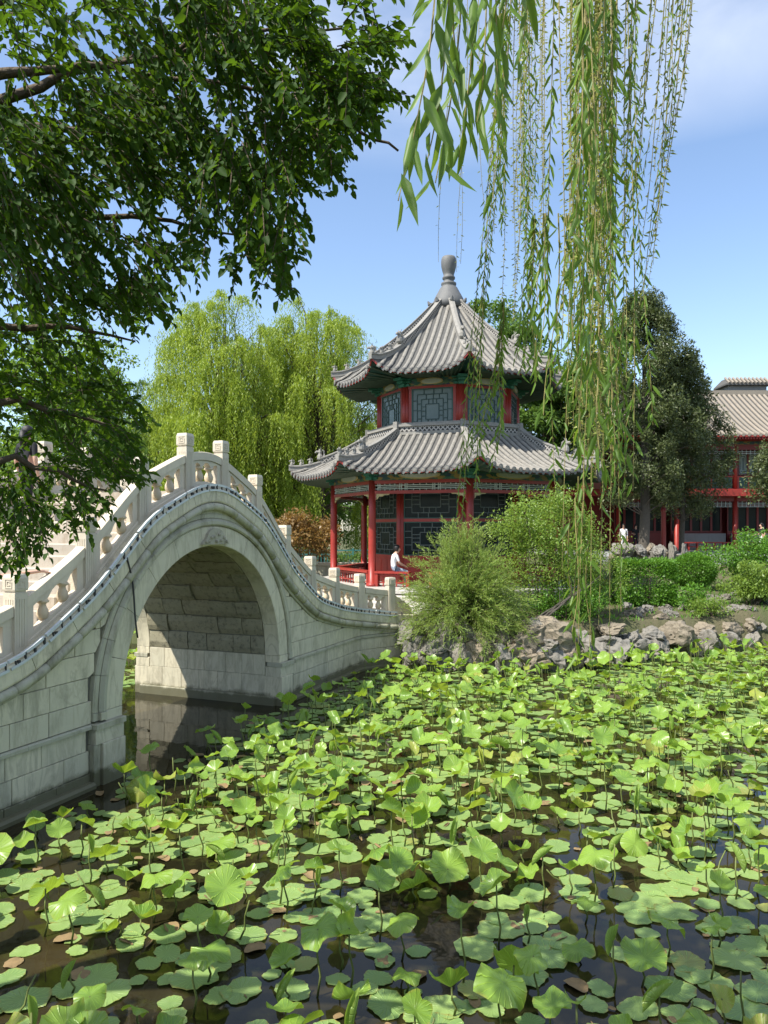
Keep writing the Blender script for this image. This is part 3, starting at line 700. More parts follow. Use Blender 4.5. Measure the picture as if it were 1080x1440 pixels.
def cart(y, zc, hw_, hh):
    mb = MB(); pol = [(hw_ * math.cos(a), zc + hh * math.sin(a)) for a in np.linspace(0, 2 * math.pi, 17)[:-1]]
    mb.prism(pol, y - .02, y + .02); pol2 = [(x * .86, zc + (z - zc) * .72) for x, z in pol]; mb.prism(pol2, y - .028, y - .018, mi=1)
    return mb.mesh('cartouche', [M['gold'], M['lattice']])
cm1 = cart(-ap - .10, 3.83, .75, .14)
for k in range(8):
    inst('frieze_beam', fa, pav, rot=frot(k)); inst('frieze_lattice', fb, pav, rot=frot(k)); inst('spandrel', fc, pav, rot=frot(k))
    p = inst('painted_beam', pb, pav, rot=frot(k)); inst('cartouche', cm1, p); inst('eave_purlin', pb2, pav, rot=frot(k))
# corner brackets (green)
def corner_bracket(z, r):
    mb = MB()
    for i, (w_, d, h) in enumerate(((.10, .18, .12), (.13, .30, .10), (.17, .44, .09))):
        zz = z + sum(x[2] for x in ((.10, .18, .12), (.13, .30, .10), (.17, .44, .09))[:i]); mb.box(-w_, w_, -r - d, -r + .14, zz, zz + h - .012); mb.box(-w_ - .16, w_ + .16, -r - .07, -r + .07, zz + .02, zz + h - .02)
    return mb.mesh('corner_bracket', M['green_paint'])
cb1 = corner_bracket(3.68, RCOL)
for k in range(8): inst('corner_bracket', cb1, pav, rot=(0, 0, math.radians(45 * k)))
# low bench rails between columns (open on the pond side)
def bench(x0, x1):
    mb = MB(); y = -ap
    mb.box(x0, x1, y - .15, y + .15, .46, .53); mb.box(x0, x1, y - .03, y + .03, .36, .42); mb.box(x0, x1, y - .02, y + .02, .12, .16)
    for x in np.arange(x0 + .05, x1, .24): mb.box(x - .018, x + .018, y - .018, y + .018, .0, .46)
    for x in (x0 + .06, x1 - .06): mb.box(x - .06, x + .06, y - .12, y + .12, 0, .46)
    return mb.mesh('bench_rail', M['red'])
full = bench(-side / 2 + .12, side / 2 - .12); part = bench(-side / 2 + .12, -.35); part2 = bench(.35, side / 2 - .12)
for k in range(8):
    if k in (7, 3): inst('bench_rail', part, pav, rot=frot(k)); inst('bench_rail', part2, pav, rot=frot(k))
    else: inst('bench_rail', full, pav, rot=frot(k))
# windowed walls, shared by both storeys
def storey(r, z0, z1, lower):
    a = r * C8; hw = r * math.sin(math.pi / 8); gl = MB(); la = MB(); lg = MB(); ih = hw - (.15 if lower else .27); P = []
    def bx(name, x0, x1, y0, y1, b0, b1): P.append((name, MB().box(x0, x1, y0, y1, b0, b1).mesh(name, M['red'])))
    cl_ = MB().lathe([(.075, z0), (.075, z1)], 10).mesh('wall_column', M['red'], True)
    bx('top_rail', -hw, hw, -a - .05, -a + .05, z1 - .09, z1); bx('bottom_rail', -ih, ih, -a - .05, -a + .05, z0, z0 + .08)
    if lower:
        bx('dado', -ih, ih, -a - .04, -a + .04, z0 + .08, z0 + .95); bx('sill', -ih, ih, -a - .07, -a + .04, z0 + .95, z0 + 1.03)
        for x in (-ih * .5, 0, ih * .5): bx('dado_panel', x - ih * .22, x + ih * .22, -a - .055, -a - .03, z0 + .2, z0 + .85)
        bx('transom', -ih, ih, -a - .05, -a + .05, z0 + 2.25, z0 + 2.36)
        rects = [(z0 + 1.03, z0 + 2.25), (z0 + 2.36, z1 - .09)]
    else: rects = [(z0 + .08, z1 - .09)]
    if not lower:
        for x0, x1 in ((-hw + .02, -ih), (ih, hw - .02)): bx('wall_panel', x0, x1, -a - .03, -a + .03, z0 + .08, z1 - .09)
    t = .014; Wn = []
    for (b0, b1) in rects:
        gl = MB(); la = MB(); lg = MB()
        gl.box(-ih, ih, -a + .0, -a + .02, b0, b1)
        def hb(x0, x1, z): la.box(x0, x1, -a - .025, -a - .001, z - t, z + t)
        def vb(x, y0, y1): la.box(x - t, x + t, -a - .024, -a - .001, y0, y1)
        for x0, x1 in ((-ih, -ih + .05), (ih - .05, ih)): lg.box(x0, x1, -a - .035, -a + .03, b0, b1)
        lg.box(-ih, ih, -a - .034, -a + .029, b1 - .04, b1); lg.box(-ih, ih, -a - .034, -a + .029, b0, b0 + .04)
        W_, H_ = ih - .05, (b1 - b0) / 2 - .04; zc_ = (b0 + b1) / 2
        steps = (1.0, .78, .56, .34) if not lower else (1.0, .72, .4)
        for q in steps[1:]:
            x, y = W_ * q, H_ * q; hb(-x, x, zc_ + y); hb(-x, x, zc_ - y); vb(-x, zc_ - y, zc_ + y); vb(x, zc_ - y, zc_ + y)
        for q0, q1 in zip(steps[:-1], steps[1:]):
            for f in (-.55, .1, .65):
                x = W_ * q1 * f; vb(x, zc_ + H_ * q1, zc_ + H_ * q0); vb(-x, zc_ - H_ * q0, zc_ - H_ * q1)
                y = zc_ + H_ * q1 * f; hb(-W_ * q0, -W_ * q1, y); hb(W_ * q1, W_ * q0, y)
        Wn.append((lg.mesh('window', M['dark_green']), gl.mesh('window_pane', M['pale_glass'] if not lower else M['glass']), la.mesh('window_lattice', M['lattice_green'] if not lower else M['lattice_dim'])))
    return cl_, P, Wn, hw, a
for (r, z0, z1, lower) in ((3.0, 0.0, 3.75, True), (2.72, 5.30, 7.16, False)):
    cl_, P_, Wn, hw_, a_ = storey(r, z0, z1, lower)
    for k in range(8):
        fm = faceM(k)
        for sg in (-1, 1): inst('wall_column', cl_, pav, fm @ Vector((sg * (hw_ - .10), -a_, 0)))
        for nm, me in P_: inst(nm, me, pav, rot=frot(k))
        for e_, c_, d_ in Wn: q = inst('window', e_, pav, rot=frot(k)); inst('window_pane', c_, q); inst('window_lattice', d_, q)
    cm_ = MB().lathe([(.10, z0), (.10, z1)], 10).mesh('wall_corner_column', M['red'], True)
    for k in range(8): inst('wall_corner_column', cm_, pav, oct_pt(k, r))
MB().rings([[oct_pt(k, 4.4, z) for k in range(8)] for z in (3.80, 3.84)]).build('gallery_ceiling', M['dark_green'], pav)
# upper painted beams and brackets
a2 = 2.72 * C8; s2 = 2.72 * math.sin(math.pi / 8)
ub = MB().box(-s2 - .04, s2 + .04, -a2 - .08, -a2 + .08, 7.16, 7.46).mesh('upper_painted_beam', M['painted'])
cm2 = cart(-a2 - .09, 7.31, .42, .12)
cb2 = corner_bracket(7.14, 2.72)
for k in range(8):
    p = inst('painted_beam', ub, pav, rot=frot(k)); inst('cartouche', cm2, p); inst('corner_bracket', cb2, pav, rot=(0, 0, math.radians(45 * k)))

# roofs: rows of cover tiles over a trough-tiled slope
def roof(ai, zi, ao, zo, lift, pw, spacing, flare, hip_beasts, zsoff, ain_soff):
    def zz(a, x):
        q = min(max((a - ai) / (ao - ai), 0), 1.1); t = min(abs(x) / (max(a, .01) * T8), 1.15)
        return zo + (zi - zo) * max(1 - q, -.05) * abs(1 - q) ** (pw - 1) + lift * t ** 4 * q * q
    def aout(x): return ao + flare * min(abs(x) / (ao * T8), 1.1) ** 4
    # slope surface
    na, nx_ = 12, 16; mb = MB(); V = []; Fs = []
    for i in range(na + 1):
        for j in range(nx_ + 1):
            q = i / na; t = -1 + 2 * j / nx_; a = ai + (aout(t * ao * T8) - ai) * q; x = t * a * T8; V.append((x, -a, zz(a, x) - .01))
    for i in range(na):
        for j in range(nx_): p = i * (nx_ + 1) + j; Fs.append((p, p + 1, p + nx_ + 2, p + nx_ + 1))
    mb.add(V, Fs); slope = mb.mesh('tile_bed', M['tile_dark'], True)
    # soffit
    mb = MB(); V = []; Fs = []
    for i in range(3):
        for j in range(nx_ + 1):
            t = -1 + 2 * j / nx_; a1 = aout(t * ao * T8) - .06; a = ain_soff + (a1 - ain_soff) * i / 2; x = t * a * T8
            V.append((x, -a, (zsoff if i == 0 else (zsoff + zz(a1, t * a1 * T8) - .13) / 2 if i == 1 else zz(a1, t * a1 * T8) - .13)))
    for i in range(2):
        for j in range(nx_): p = i * (nx_ + 1) + j; Fs.append((p, p + 1, p + nx_ + 2, p + nx_ + 1))
    mb.add(V, Fs); soff = mb.mesh('soffit', M['dark_green'], True)
    raf = MB(); n = int(2 * ao * T8 / .2)
    for j in range(n):
        t = (-1 + 2 * (j + .5) / n) * .96; a1 = aout(t * ao * T8) - .03; x1 = t * a1 * T8; x0 = t * ain_soff * T8; z1 = zz(a1, x1) - .11; z0 = zsoff - .03
        for (f0, f1, r_) in ((0, .62, .05), (.45, 1, .042)):
            p0 = Vector((x0 + (x1 - x0) * f0, -(ain_soff + (a1 - ain_soff) * f0), z0 + (z1 - z0) * f0)); p1 = Vector((x0 + (x1 - x0) * f1, -(ain_soff + (a1 - ain_soff) * f1), z0 + (z1 - z0) * f1))
            raf.tube([p0, p1], r_, 4)
    rafm = raf.mesh('rafters', M['soffit_green']); 
    fas = MB(); R = []
    for j in range(nx_ + 1):
        t = -1 + 2 * j / nx_; a1 = aout(t * ao * T8) - .05; x = t * a1 * T8; z = zz(a1, x); R.append([(x, -a1 - .03, z - .10), (x, -a1 - .03, z - .015), (x, -a1 + .04, z - .015), (x, -a1 + .04, z - .10)])
    fas.rings(R); fasm = fas.mesh('eave_board', M['red'])
    # tile rows
    rows = []; drips = []; nrow = int(2 * ao * T8 / spacing); x = -(nrow - 1) / 2 * spacing
    for j in range(nrow):
        xx = x + j * spacing; a0 = max(ai, abs(xx) / T8 + .02); a1 = aout(xx) + .05
        if a1 - a0 < .1: continue
        mb = MB(); m = max(3, int((a1 - a0) / .34)); rr = .074; R = []
        for i in range(m):
            for f, k in ((0, .92), (.97, 1.06)):
                a = a0 + (a1 - a0) * (i + f) / m; z = zz(a, xx)
                R.append([(xx + rr * k * math.cos(h), -a, z + rr * k * 1.05 * math.sin(h)) for h in np.linspace(math.pi, 0, 6)])
        mb.rings(R, cap=False, closed=False)
        zc_ = zz(a1, xx); mb.rings([[(xx + .084 * math.cos(h), -a1 - y, zc_ + .008 + .084 * math.sin(h)) for h in np.linspace(0, 2 * math.pi, 11)[:-1]] for y in (0, .025)], mi=1); mb.rings([[(xx + .05 * math.cos(h), -a1 - y, zc_ + .008 + .05 * math.sin(h)) for h in np.linspace(0, 2 * math.pi, 9)[:-1]] for y in (.025, .036)], mi=0)
        rows.append(mb.mesh('tile_row', [M['tile'], M['tile_end']]))
        if j < nrow - 1:
            xm = xx + spacing / 2; am = aout(xm) + .03; zm = zz(am, xm); d = MB()
            d.prism([(xm - .095, zm + .0), (xm, zm - .03), (xm + .095, zm + .0), (xm + .07, zm - .07), (xm, zm - .135), (xm - .07, zm - .07)], -am - .01, -am + .01); drips.append(d.mesh('drip_tile', M['tile_end']))
    # hip ridge, running down the corner in the vertical plane of vertex direction (local -y)
    def hip(r): a = r * C8; return zz(a, a * T8)
    ro = aout(ao * T8) / C8; ri = ai / C8
    def ridge(r0, r1, hw_, h0, h1, n=10, cap=.05, lo=-.05):
        mb = MB(); R = []
        for r in np.linspace(r0, r1, n):
            z = hip(r); R.append([(-hw_, -r, z + lo), (-hw_, -r, z + h1 - cap), (-hw_ - .03, -r, z + h1 - cap), (-hw_ - .03, -r, z + h1 - .01), (0, -r, z + h1 + .02), (hw_ + .03, -r, z + h1 - .01), (hw_ + .03, -r, z + h1 - cap), (hw_, -r, z + h1 - cap), (hw_, -r, z + lo)])
        mb.rings(R); return mb
    rs = ri + (ro - ri) * .62
    r1m = ridge(ri - .05, rs, .075, 0, .30).mesh('hip_ridge', M['ridge']); r2m = ridge(rs, ro + .04, .07, 0, .16).mesh('hip_ridge_end', M['ridge'])
    lat = MB()
    for sg in (-1, 1):
        R = []
        for r in np.linspace(ri + .1, rs - .08, 10): z = hip(r); R.append([(sg * .082, -r, z + .07), (sg * .082, -r, z + .21)])
        lat.rings(R, cap=False, closed=False)
    latm = lat.mesh('ridge_lattice', pier_h)
    # ridge beasts
    def beast(s):
        mb = MB(); mb.lathe([(.06 * s, 0), (.085 * s, .04 * s), (.08 * s, .12 * s), (.05 * s, .19 * s), (.055 * s, .24 * s), (.04 * s, .30 * s), (.01 * s, .33 * s)], 8)
        mb.tube([(0, -.02 * s, .24 * s), (0, -.10 * s, .25 * s), (0, -.14 * s, .21 * s)], [.045 * s, .04 * s, .02 * s], 6)
        mb.tube([(0, .05 * s, .06 * s), (0, .12 * s, .14 * s), (0, .11 * s, .26 * s), (0, .06 * s, .31 * s)], [.04 * s, .035 * s, .03 * s, .012 * s], 5)
        for sg in (-1, 1): mb.tube([(sg * .03 * s, 0, .29 * s), (sg * .06 * s, .03 * s, .38 * s)], [.018 * s, .006 * s], 4)
        return mb
    bm_s = beast(.75).mesh('ridge_figure', M['ridge']); bm_b = beast(1.35).mesh('ridge_beast', M['ridge'])
    for k in range(8):
        rf = inst('roof_slope', slope, pav, rot=frot(k)); inst('soffit', soff, rf); inst('rafters', rafm, rf); inst('eave_board', fasm, rf)
        for m_ in rows: inst('tile_row', m_, rf)
        for m_ in drips: inst('drip_tile', m_, rf)
        hz = inst('hip_ridge', r1m, pav, rot=(0, 0, math.radians(45 * k))); inst('ridge_end', r2m, hz); inst('ridge_lattice', latm, hz)
        inst('ridge_beast', bm_b, hz, (0, -rs - .02, hip(rs) + .2))
        for q in range(hip_beasts):
            r = rs + (ro - rs) * (.34 + .60 * q / max(1, hip_beasts - 1)); inst('ridge_figure', bm_s, hz, (0, -r, hip(r) + .15))
    return hip
def pierced_h():
    t = MT('pierced_hip_ridge'); v = t.coords('Object'); sep = t.n('ShaderNodeSeparateXYZ'); t.l(v, sep.inputs[0])
    a = t.math('ADD', sep.outputs[1], sep.outputs[2]); b = t.math('SUBTRACT', sep.outputs[1], sep.outputs[2])
    fa_ = t.math('ABSOLUTE', t.math('SUBTRACT', t.math('FRACT', t.math('MULTIPLY', a, 7.0)), 0.5)); fb_ = t.math('ABSOLUTE', t.math('SUBTRACT', t.math('FRACT', t.math('MULTIPLY', b, 7.0)), 0.5))
    m = t.math('GREATER_THAN', t.math('MINIMUM', fa_, fb_), 0.17)
    return t.done(t.surf(t.mixc(m, (0.33, 0.31, 0.28), (0.03, 0.03, 0.03)), 0.75))
pier_h = pierced_h()
hip1 = roof(2.86, 5.42, 5.62, 3.88, .40, 1.30, .262, .10, 3, 3.98, 4.1)
hip2 = roof(.42, 10.75, 4.10, 7.42, .52, 1.30, .262, .12, 3, 7.52, 2.45)
# ring ridge where the lower roof meets the upper wall
rr0, rr1 = 2.86, 2.98
rg = MB(); hw = (rr1) * T8
rg.box(-hw, hw, -rr1, -rr1 + .2, 5.36, 5.46); rg.box(-hw, hw, -rr1 + .04, -rr1 + .2, 5.46, 5.66); rg.box(-hw - .01, hw + .01, -rr1 - .02, -rr1 + .2, 5.66, 5.74); rg.box(-hw, hw, -rr1 + .03, -rr1 + .18, 5.74, 5.80)
rgm = rg.mesh('ring_ridge', M['ridge']); rl = MB().box(-hw + .05, hw - .05, -rr1 + .032, -rr1 + .05, 5.48, 5.64).mesh('ring_ridge_lattice', M['pierced'])
cp = MB().box(-.09, .09, -rr1 / C8 - .05, -rr1 / C8 + .1, 5.34, 5.84).mesh('ring_corner', M['ridge'])
for k in range(8):
    q = inst('ring_ridge', rgm, pav, rot=frot(k)); inst('ring_lattice', rl, q); inst('ring_corner', cp, pav, rot=(0, 0, math.radians(45 * k)))
# finial
MB().lathe([(.64, 10.6), (.62, 10.85), (.57, 11.0), (.51, 11.12), (.41, 11.3), (.33, 11.45), (.26, 11.52), (.30, 11.56), (.30, 11.63), (.21, 11.67), (.20, 11.76), (.25, 11.80), (.25, 11.86), (.21, 11.9), (.21, 11.98), (.25, 12.1), (.295, 12.28), (.305, 12.45), (.29, 12.58), (.25, 12.66), (.08, 12.68), (0.0, 12.68)], 20).build('finial', M['finial'], pav, True)
for k in range(8):
    p = oct_pt(k, .62, 10.74); mb = MB(); d = oct_pt(k, 1).normalized()
    mb.tube([p - d * .25, p, p + d * .16 + Vector((0, 0, .05)), p + d * .20 + Vector((0, 0, .16))], [.08, .10, .08, .03], 7); mb.build('finial_scroll', M['finial'], pav)

# ------------------------------------------------------------------ landing between bridge and pavilion
ld = MB()
ldpol = [bl2w(8.2, -1.05, 0), bl2w(7.9, 4.4, 0), bl2w(12.5, 5.0, 0), bl2w(16, 2.5, 0), bl2w(13.5, -2.2, 0), bl2w(10, -2.4, 0)]
n = len(ldpol); ld.add([(p.x, p.y, .3) for p in ldpol] + [(p.x, p.y, 1.40) for p in ldpol], [tuple(range(n, 2 * n))] + [(i, (i + 1) % n, n + (i + 1) % n, n + i) for i in range(n)])
tag(ld.build('paved_landing', M['paving']), 'pale stone paving between the bridge and the pavilion', 'paving', kind='structure')
for i in range(2):
    mb = MB(); a = Vector((PX, PY, 0)); fm = Matrix.Translation((PX, PY, 0)) @ Matrix.Rotation(math.radians(4 - 22.5), 4, 'Z'); rr = 5.9 * C8
    mb.cbox(-1.6, 1.6, -rr - .36 * (2 - i), -rr + .02, 1.2, 1.50 + .17 * i, .015, fm); mb.build('stone_step', M['paving']) 
    tag(COL.objects[-1], ['lower wide stone step in front of the pavilion platform', 'upper wide stone step against the pavilion platform'][i], 'step')

# ------------------------------------------------------------------ two-storey red hall behind
HY, HZ = 50.0, 2.40
hall = empty('red_hall', (0, HY, HZ), 0, 'long two-storey red hall with a tan tiled roof behind the garden', 'building')
X0, X1 = 15.2, 33.0
def hb_(name, x0, x1, y0, y1, z0, z1, mat, parent=hall): return MB().box(x0, x1, y0, y1, z0, z1).build(name, mat, parent)
hb_('base', X0 - 4, X1, -2.6, 9, -1.2, 0.0, M['grey_stone'])
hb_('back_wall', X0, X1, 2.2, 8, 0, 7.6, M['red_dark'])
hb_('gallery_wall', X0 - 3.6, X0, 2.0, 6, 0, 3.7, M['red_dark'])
bays = np.arange(X0 + .5, X1, 3.9)
colh = MB().lathe([(.22, 0), (.16, .1), (.15, 3.7)], 12).mesh('column', M['red'], True); colh2 = MB().lathe([(.15, 3.9), (.13, 7.2)], 12).mesh('upper_column', M['red'], True)
for x in list(bays) + [X0 - 3.3]: inst('column', colh, hall, (float(x), 0, 0))
for x in bays: inst('upper_column', colh2, hall, (float(x), 0, 0))
hb_('canopy_beam', X0 - 4.4, X1, -.75, .3, 3.72, 4.10, M['red']); hb_('canopy_edge', X0 - 4.5, X1, -.9, -.75, 3.62, 4.02, M['red'])
hb_('floor_slab', X0, X1, .3, 2.2, 3.74, 3.98, M['red_dark']); hb_('gallery_roof', X0 - 4.4, X0, .3, 6, 3.72, 4.14, M['red'])
hb_('upper_beam', X0, X1, -.12, .2, 6.75, 7.1, M['red_dark']); hb_('upper_painted_beam', X0, X1, -.16, .16, 7.1, 7.4, M['painted'])
hb_('lower_beam', X0, X1, -.1, .1, 3.3, 3.62, M['red_dark'])
def panel_row(x0, x1, z0, z1, y, nwin, pane, frame, name, lat=False):
    fr = MB(); w = (x1 - x0) / nwin; t = .07
    fr.box(x0, x1, y - .05, y + .1, z0, z0 + t); fr.box(x0, x1, y - .05, y + .1, z1 - t, z1)
    for i in range(nwin + 1): fr.box(max(x0, x0 + i * w - t), min(x1, x0 + i * w + t), y - .048, y + .1, z0 + t, z1 - t)
    f = fr.build('window', frame, hall)
    for i in range(nwin):
        hb_('window_pane', x0 + i * w + t, x0 + (i + 1) * w - t, y + .02, y + .05, z0 + t, z1 - t, pane, f)
        if lat:
            l_ = MB(); a, b = x0 + i * w + t, x0 + (i + 1) * w - t; c, d = z0 + t, z1 - t
            for q in (.14, .30):
                xa, xb, za, zb = a + (b - a) * q, b - (b - a) * q, c + (d - c) * q * .6, d - (d - c) * q * .6
                l_.box(xa, xb, y - .02, y + .02, za - .02, za + .02); l_.box(xa, xb, y - .02, y + .02, zb - .02, zb + .02); l_.box(xa - .02, xa + .02, y - .019, y + .019, za, zb); l_.box(xb - .02, xb + .02, y - .019, y + .019, za, zb)
            l_.build('window_lattice', M['lattice'], f)
    return f
for i, x in enumerate(bays[:-1]):
    a, b = float(x) + .2, float(x) + 3.7
    panel_row(a, b, 1.25, 3.1, 1.6, 5, M['glass'], M['red_dark'], 'window'); hb_('lower_panel', a, b, 1.56, 1.75, 0.05, 1.22, M['red_dark'])
    panel_row(a, b, 5.15, 6.7, 1.5, 5, M['pale_glass'] if i > 0 else M['glass'], M['red_dark'], 'window', True); hb_('upper_panel', a, b, 1.5, 1.66, 4.0, 5.1, M['red_dark'])
    rl_ = MB(); rl_.box(a - .1, b + .1, -.05, .05, 4.92, 5.0); rl_.box(a - .1, b + .1, -.04, .04, 4.12, 4.18)
    for xx in np.arange(a, b, .7): rl_.box(xx - .05, xx + .05, -.045, .045, 4.1, 4.95)
    r_ = rl_.build('balcony_rail', M['red'], hall); hb_('balcony_panel', a, b, -.015, .015, 4.18, 4.92, M['dark_green'], r_)
    lt = MB()
    for z in (3.18, 3.06, 2.94): lt.box(a, b, -.02, .02, z - .018, z + .018)
    for xx in np.arange(a, b, .28): lt.box(xx - .016, xx + .016, -.019, .019, 2.94, 3.3)
    lt.build('frieze_lattice', M['lattice'], hall)
    lt = MB()
    for z in (6.62, 6.5): lt.box(a, b, -.02, .02, z - .018, z + .018)
    for xx in np.arange(a, b, .28): lt.box(xx - .016, xx + .016, -.019, .019, 6.44, 6.75)
    lt.build('frieze_lattice', M['lattice'], hall)
    if i > 0:
        bs = MB(); bs.box(a, b, -.2, .2, .50, .58); bs.box(a, b, -.04, .04, .24, .30)
        for xx in np.arange(a, b + .01, (b - a) / 6): bs.box(xx - .05, xx + .05, -.1, .1, 0, .5)
        bs.build('bench_rail', M['red'], hall); hb_('bench_back', a, b, .9, 1.1, .0, 1.15, M['brick'])
# hall roof: concave slope with tile rows
def hz_(q): return 7.55 + 3.75 * (q ** 1.18)
def hy_(q): return -1.5 + 6.2 * q
mb = MB(); R = [[(X0 - .6, hy_(q), hz_(q)), (X1, hy_(q), hz_(q))] for q in np.linspace(0, 1, 8)]; mb.rings(R, cap=False, closed=False)
mb.add([(X0 - .6, hy_(1), hz_(1)), (X1, hy_(1), hz_(1)), (X1, 12, 7.5), (X0 - .6, 12, 7.5)], [(0, 1, 2, 3)])
mb.add([(X0 - .6, -1.5, 7.5), (X1, -1.5, 7.5), (X1, 2.5, 7.55), (X0 - .6, 2.5, 7.55)], [(3, 2, 1, 0)])
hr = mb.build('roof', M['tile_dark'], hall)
trm = MB(); R = []
for q in np.linspace(0, 1, 11): R.append([(.105 * math.cos(h), hy_(q) - .06, hz_(q) + .115 * math.sin(h)) for h in np.linspace(math.pi, 0, 6)])
trm.rings(R, cap=False, closed=False); trm.rings([[(.11 * math.cos(h), -1.56 - y, hz_(0) + .02 + .11 * math.sin(h)) for h in np.linspace(0, 2 * math.pi, 9)[:-1]] for y in (0, .03)]); trmm = trm.mesh('tile_row', M['tile_tan'])
for x in np.arange(X0 - .4, X1, .37): inst('tile_row', trmm, hr, (float(x), 0, 0))
er = MB()
for x in np.arange(X0 - .4, X1, .185): er.box(x - .05, x + .05, -1.5, .2, 7.30, 7.40)
er.build('rafters', M['red'], hr); hb_('eave_board', X0 - .6, X1, -1.55, -1.48, 7.42, 7.54, M['red'], hr)
hb_('ridge', X0 - .6, X1, hy_(1) - .22, hy_(1) + .22, hz_(1) - .1, hz_(1) + .28, M['tile_tan'], hr)
# small brick lantern with its own tiled cap behind the hall ridge
lan = empty('ridge_lantern', (27.6, 57.5, 0), 0, 'grey brick block with tiled cap rising behind the hall roof', 'roof block')
MB().box(-1.45, 1.45, -.8, .8, 9.5, 14.75).build('brick_body', M['brick'], lan)
MB().rings([[(x * a, y * b, z) for x, y in ((-1, -1), (1, -1), (1, 1), (-1, 1))] for a, b, z in ((1.75, 1.1, 14.75), (1.75, 1.1, 14.86), (1.45, .35, 15.35))]).build('cap', M['tile_dark'], lan)
t_ = MB().tube([(0, -1.15, 14.9), (0, -.38, 15.42)], .085, 8).mesh('tile_row', M['tile_tan'])
for x in np.arange(-1.6, 1.61, .32): inst('tile_row', t_, lan, (float(x) * .94, 0, 0))

# ------------------------------------------------------------------ plants: generators
def crown_pts(c, rad, ncl, nleaf, clr, power=0.45, flat=0.6, zmin=None):
    """leaf points gathered in clumps spread through an ellipsoid"""
    d = rdir(ncl); rr = RNG.random(ncl)[:, None] ** power
    C = np.asarray(c) + d * rr * np.asarray(rad)
    if zmin is not None: C[:, 2] = np.maximum(C[:, 2], zmin)
    sz = clr * (0.6 + 0.8 * RNG.random(ncl))
    idx = RNG.integers(0, ncl, nleaf)
    off = rdir(nleaf) * (RNG.random(nleaf) ** 0.5)[:, None] * sz[idx][:, None]; off[:, 2] *= flat
    return C[idx] + off, C, off
def leafy(name, P, Ln, W, mat, parent, droop=0.3, six=False, up=0.5, outward=None):
    n = len(P); A = rdir(n)
    if outward is not None: A = unit(A + outward)
    A[:, 2] -= droop; A = unit(A)
    N = rdir(n); N[:, 2] = np.abs(N[:, 2]) + up; N = unit(N)
    ln = Ln * (0.6 + 0.7 * RNG.random(n))
    V, F = leaves(P, A, N, ln, ln * W / Ln, six)
    o = inst(name, np_mesh(name, V, F, mat), parent); tag(o, kind='stuff'); return o
def branch_pts(a, b, sag=0.2, n=7, wob=0.08):
    a, b = Vector(a), Vector(b); pts = []
    ln = (b - a).length
    for i in range(n):
        t = i / (n - 1); p = a.lerp(b, t); p.z += sag * ln * math.sin(t * math.pi); 
        if 0 < i < n - 1: p += Vector((random.gauss(0, wob), random.gauss(0, wob), random.gauss(0, wob))) * ln * .2
        pts.append(p)
    return pts
def limb(mb, a, b, r0, r1, sag=.1, n=7, sides=7):
    pts = branch_pts(a, b, sag, n); mb.tube(pts, [r0 + (r1 - r0) * i / (n - 1) for i in range(n)], sides); return pts
def tree(name, label, x, y, h, crad, cz, ncl, nleaf, clr, Ln, W, mat, bark='bark', group=None, trunk_r=.2, droop=.25, flat=.6, up=.5, cat='tree', base=None, power=.45):
    z0 = gz(x, y) if base is None else base
    t = empty(name, (x, y, z0), 0, label, cat, group)
    mb = MB(); mb.tube([(0, 0, -.3), (random.uniform(-.1, .1), random.uniform(-.1, .1), h * .35), (random.uniform(-.3, .3), 0, h * .62)], [trunk_r * 1.25, trunk_r * .85, trunk_r * .5], 9)
    mb.build('trunk', M[bark], t, True)
    P, C, off = crown_pts((0, 0, cz), crad, ncl, nleaf, clr, power, flat)
    lb = MB()
    for q in range(min(14, ncl)): limb(lb, (0, 0, h * random.uniform(.25, .55)), C[q] * .92, trunk_r * .35, trunk_r * .08, .06, 5, 5)
    lb.build('limbs', M[bark], t); leafy('crown', P, Ln, W, mat, t, droop, up=up, outward=unit(off) * .6)
    return t
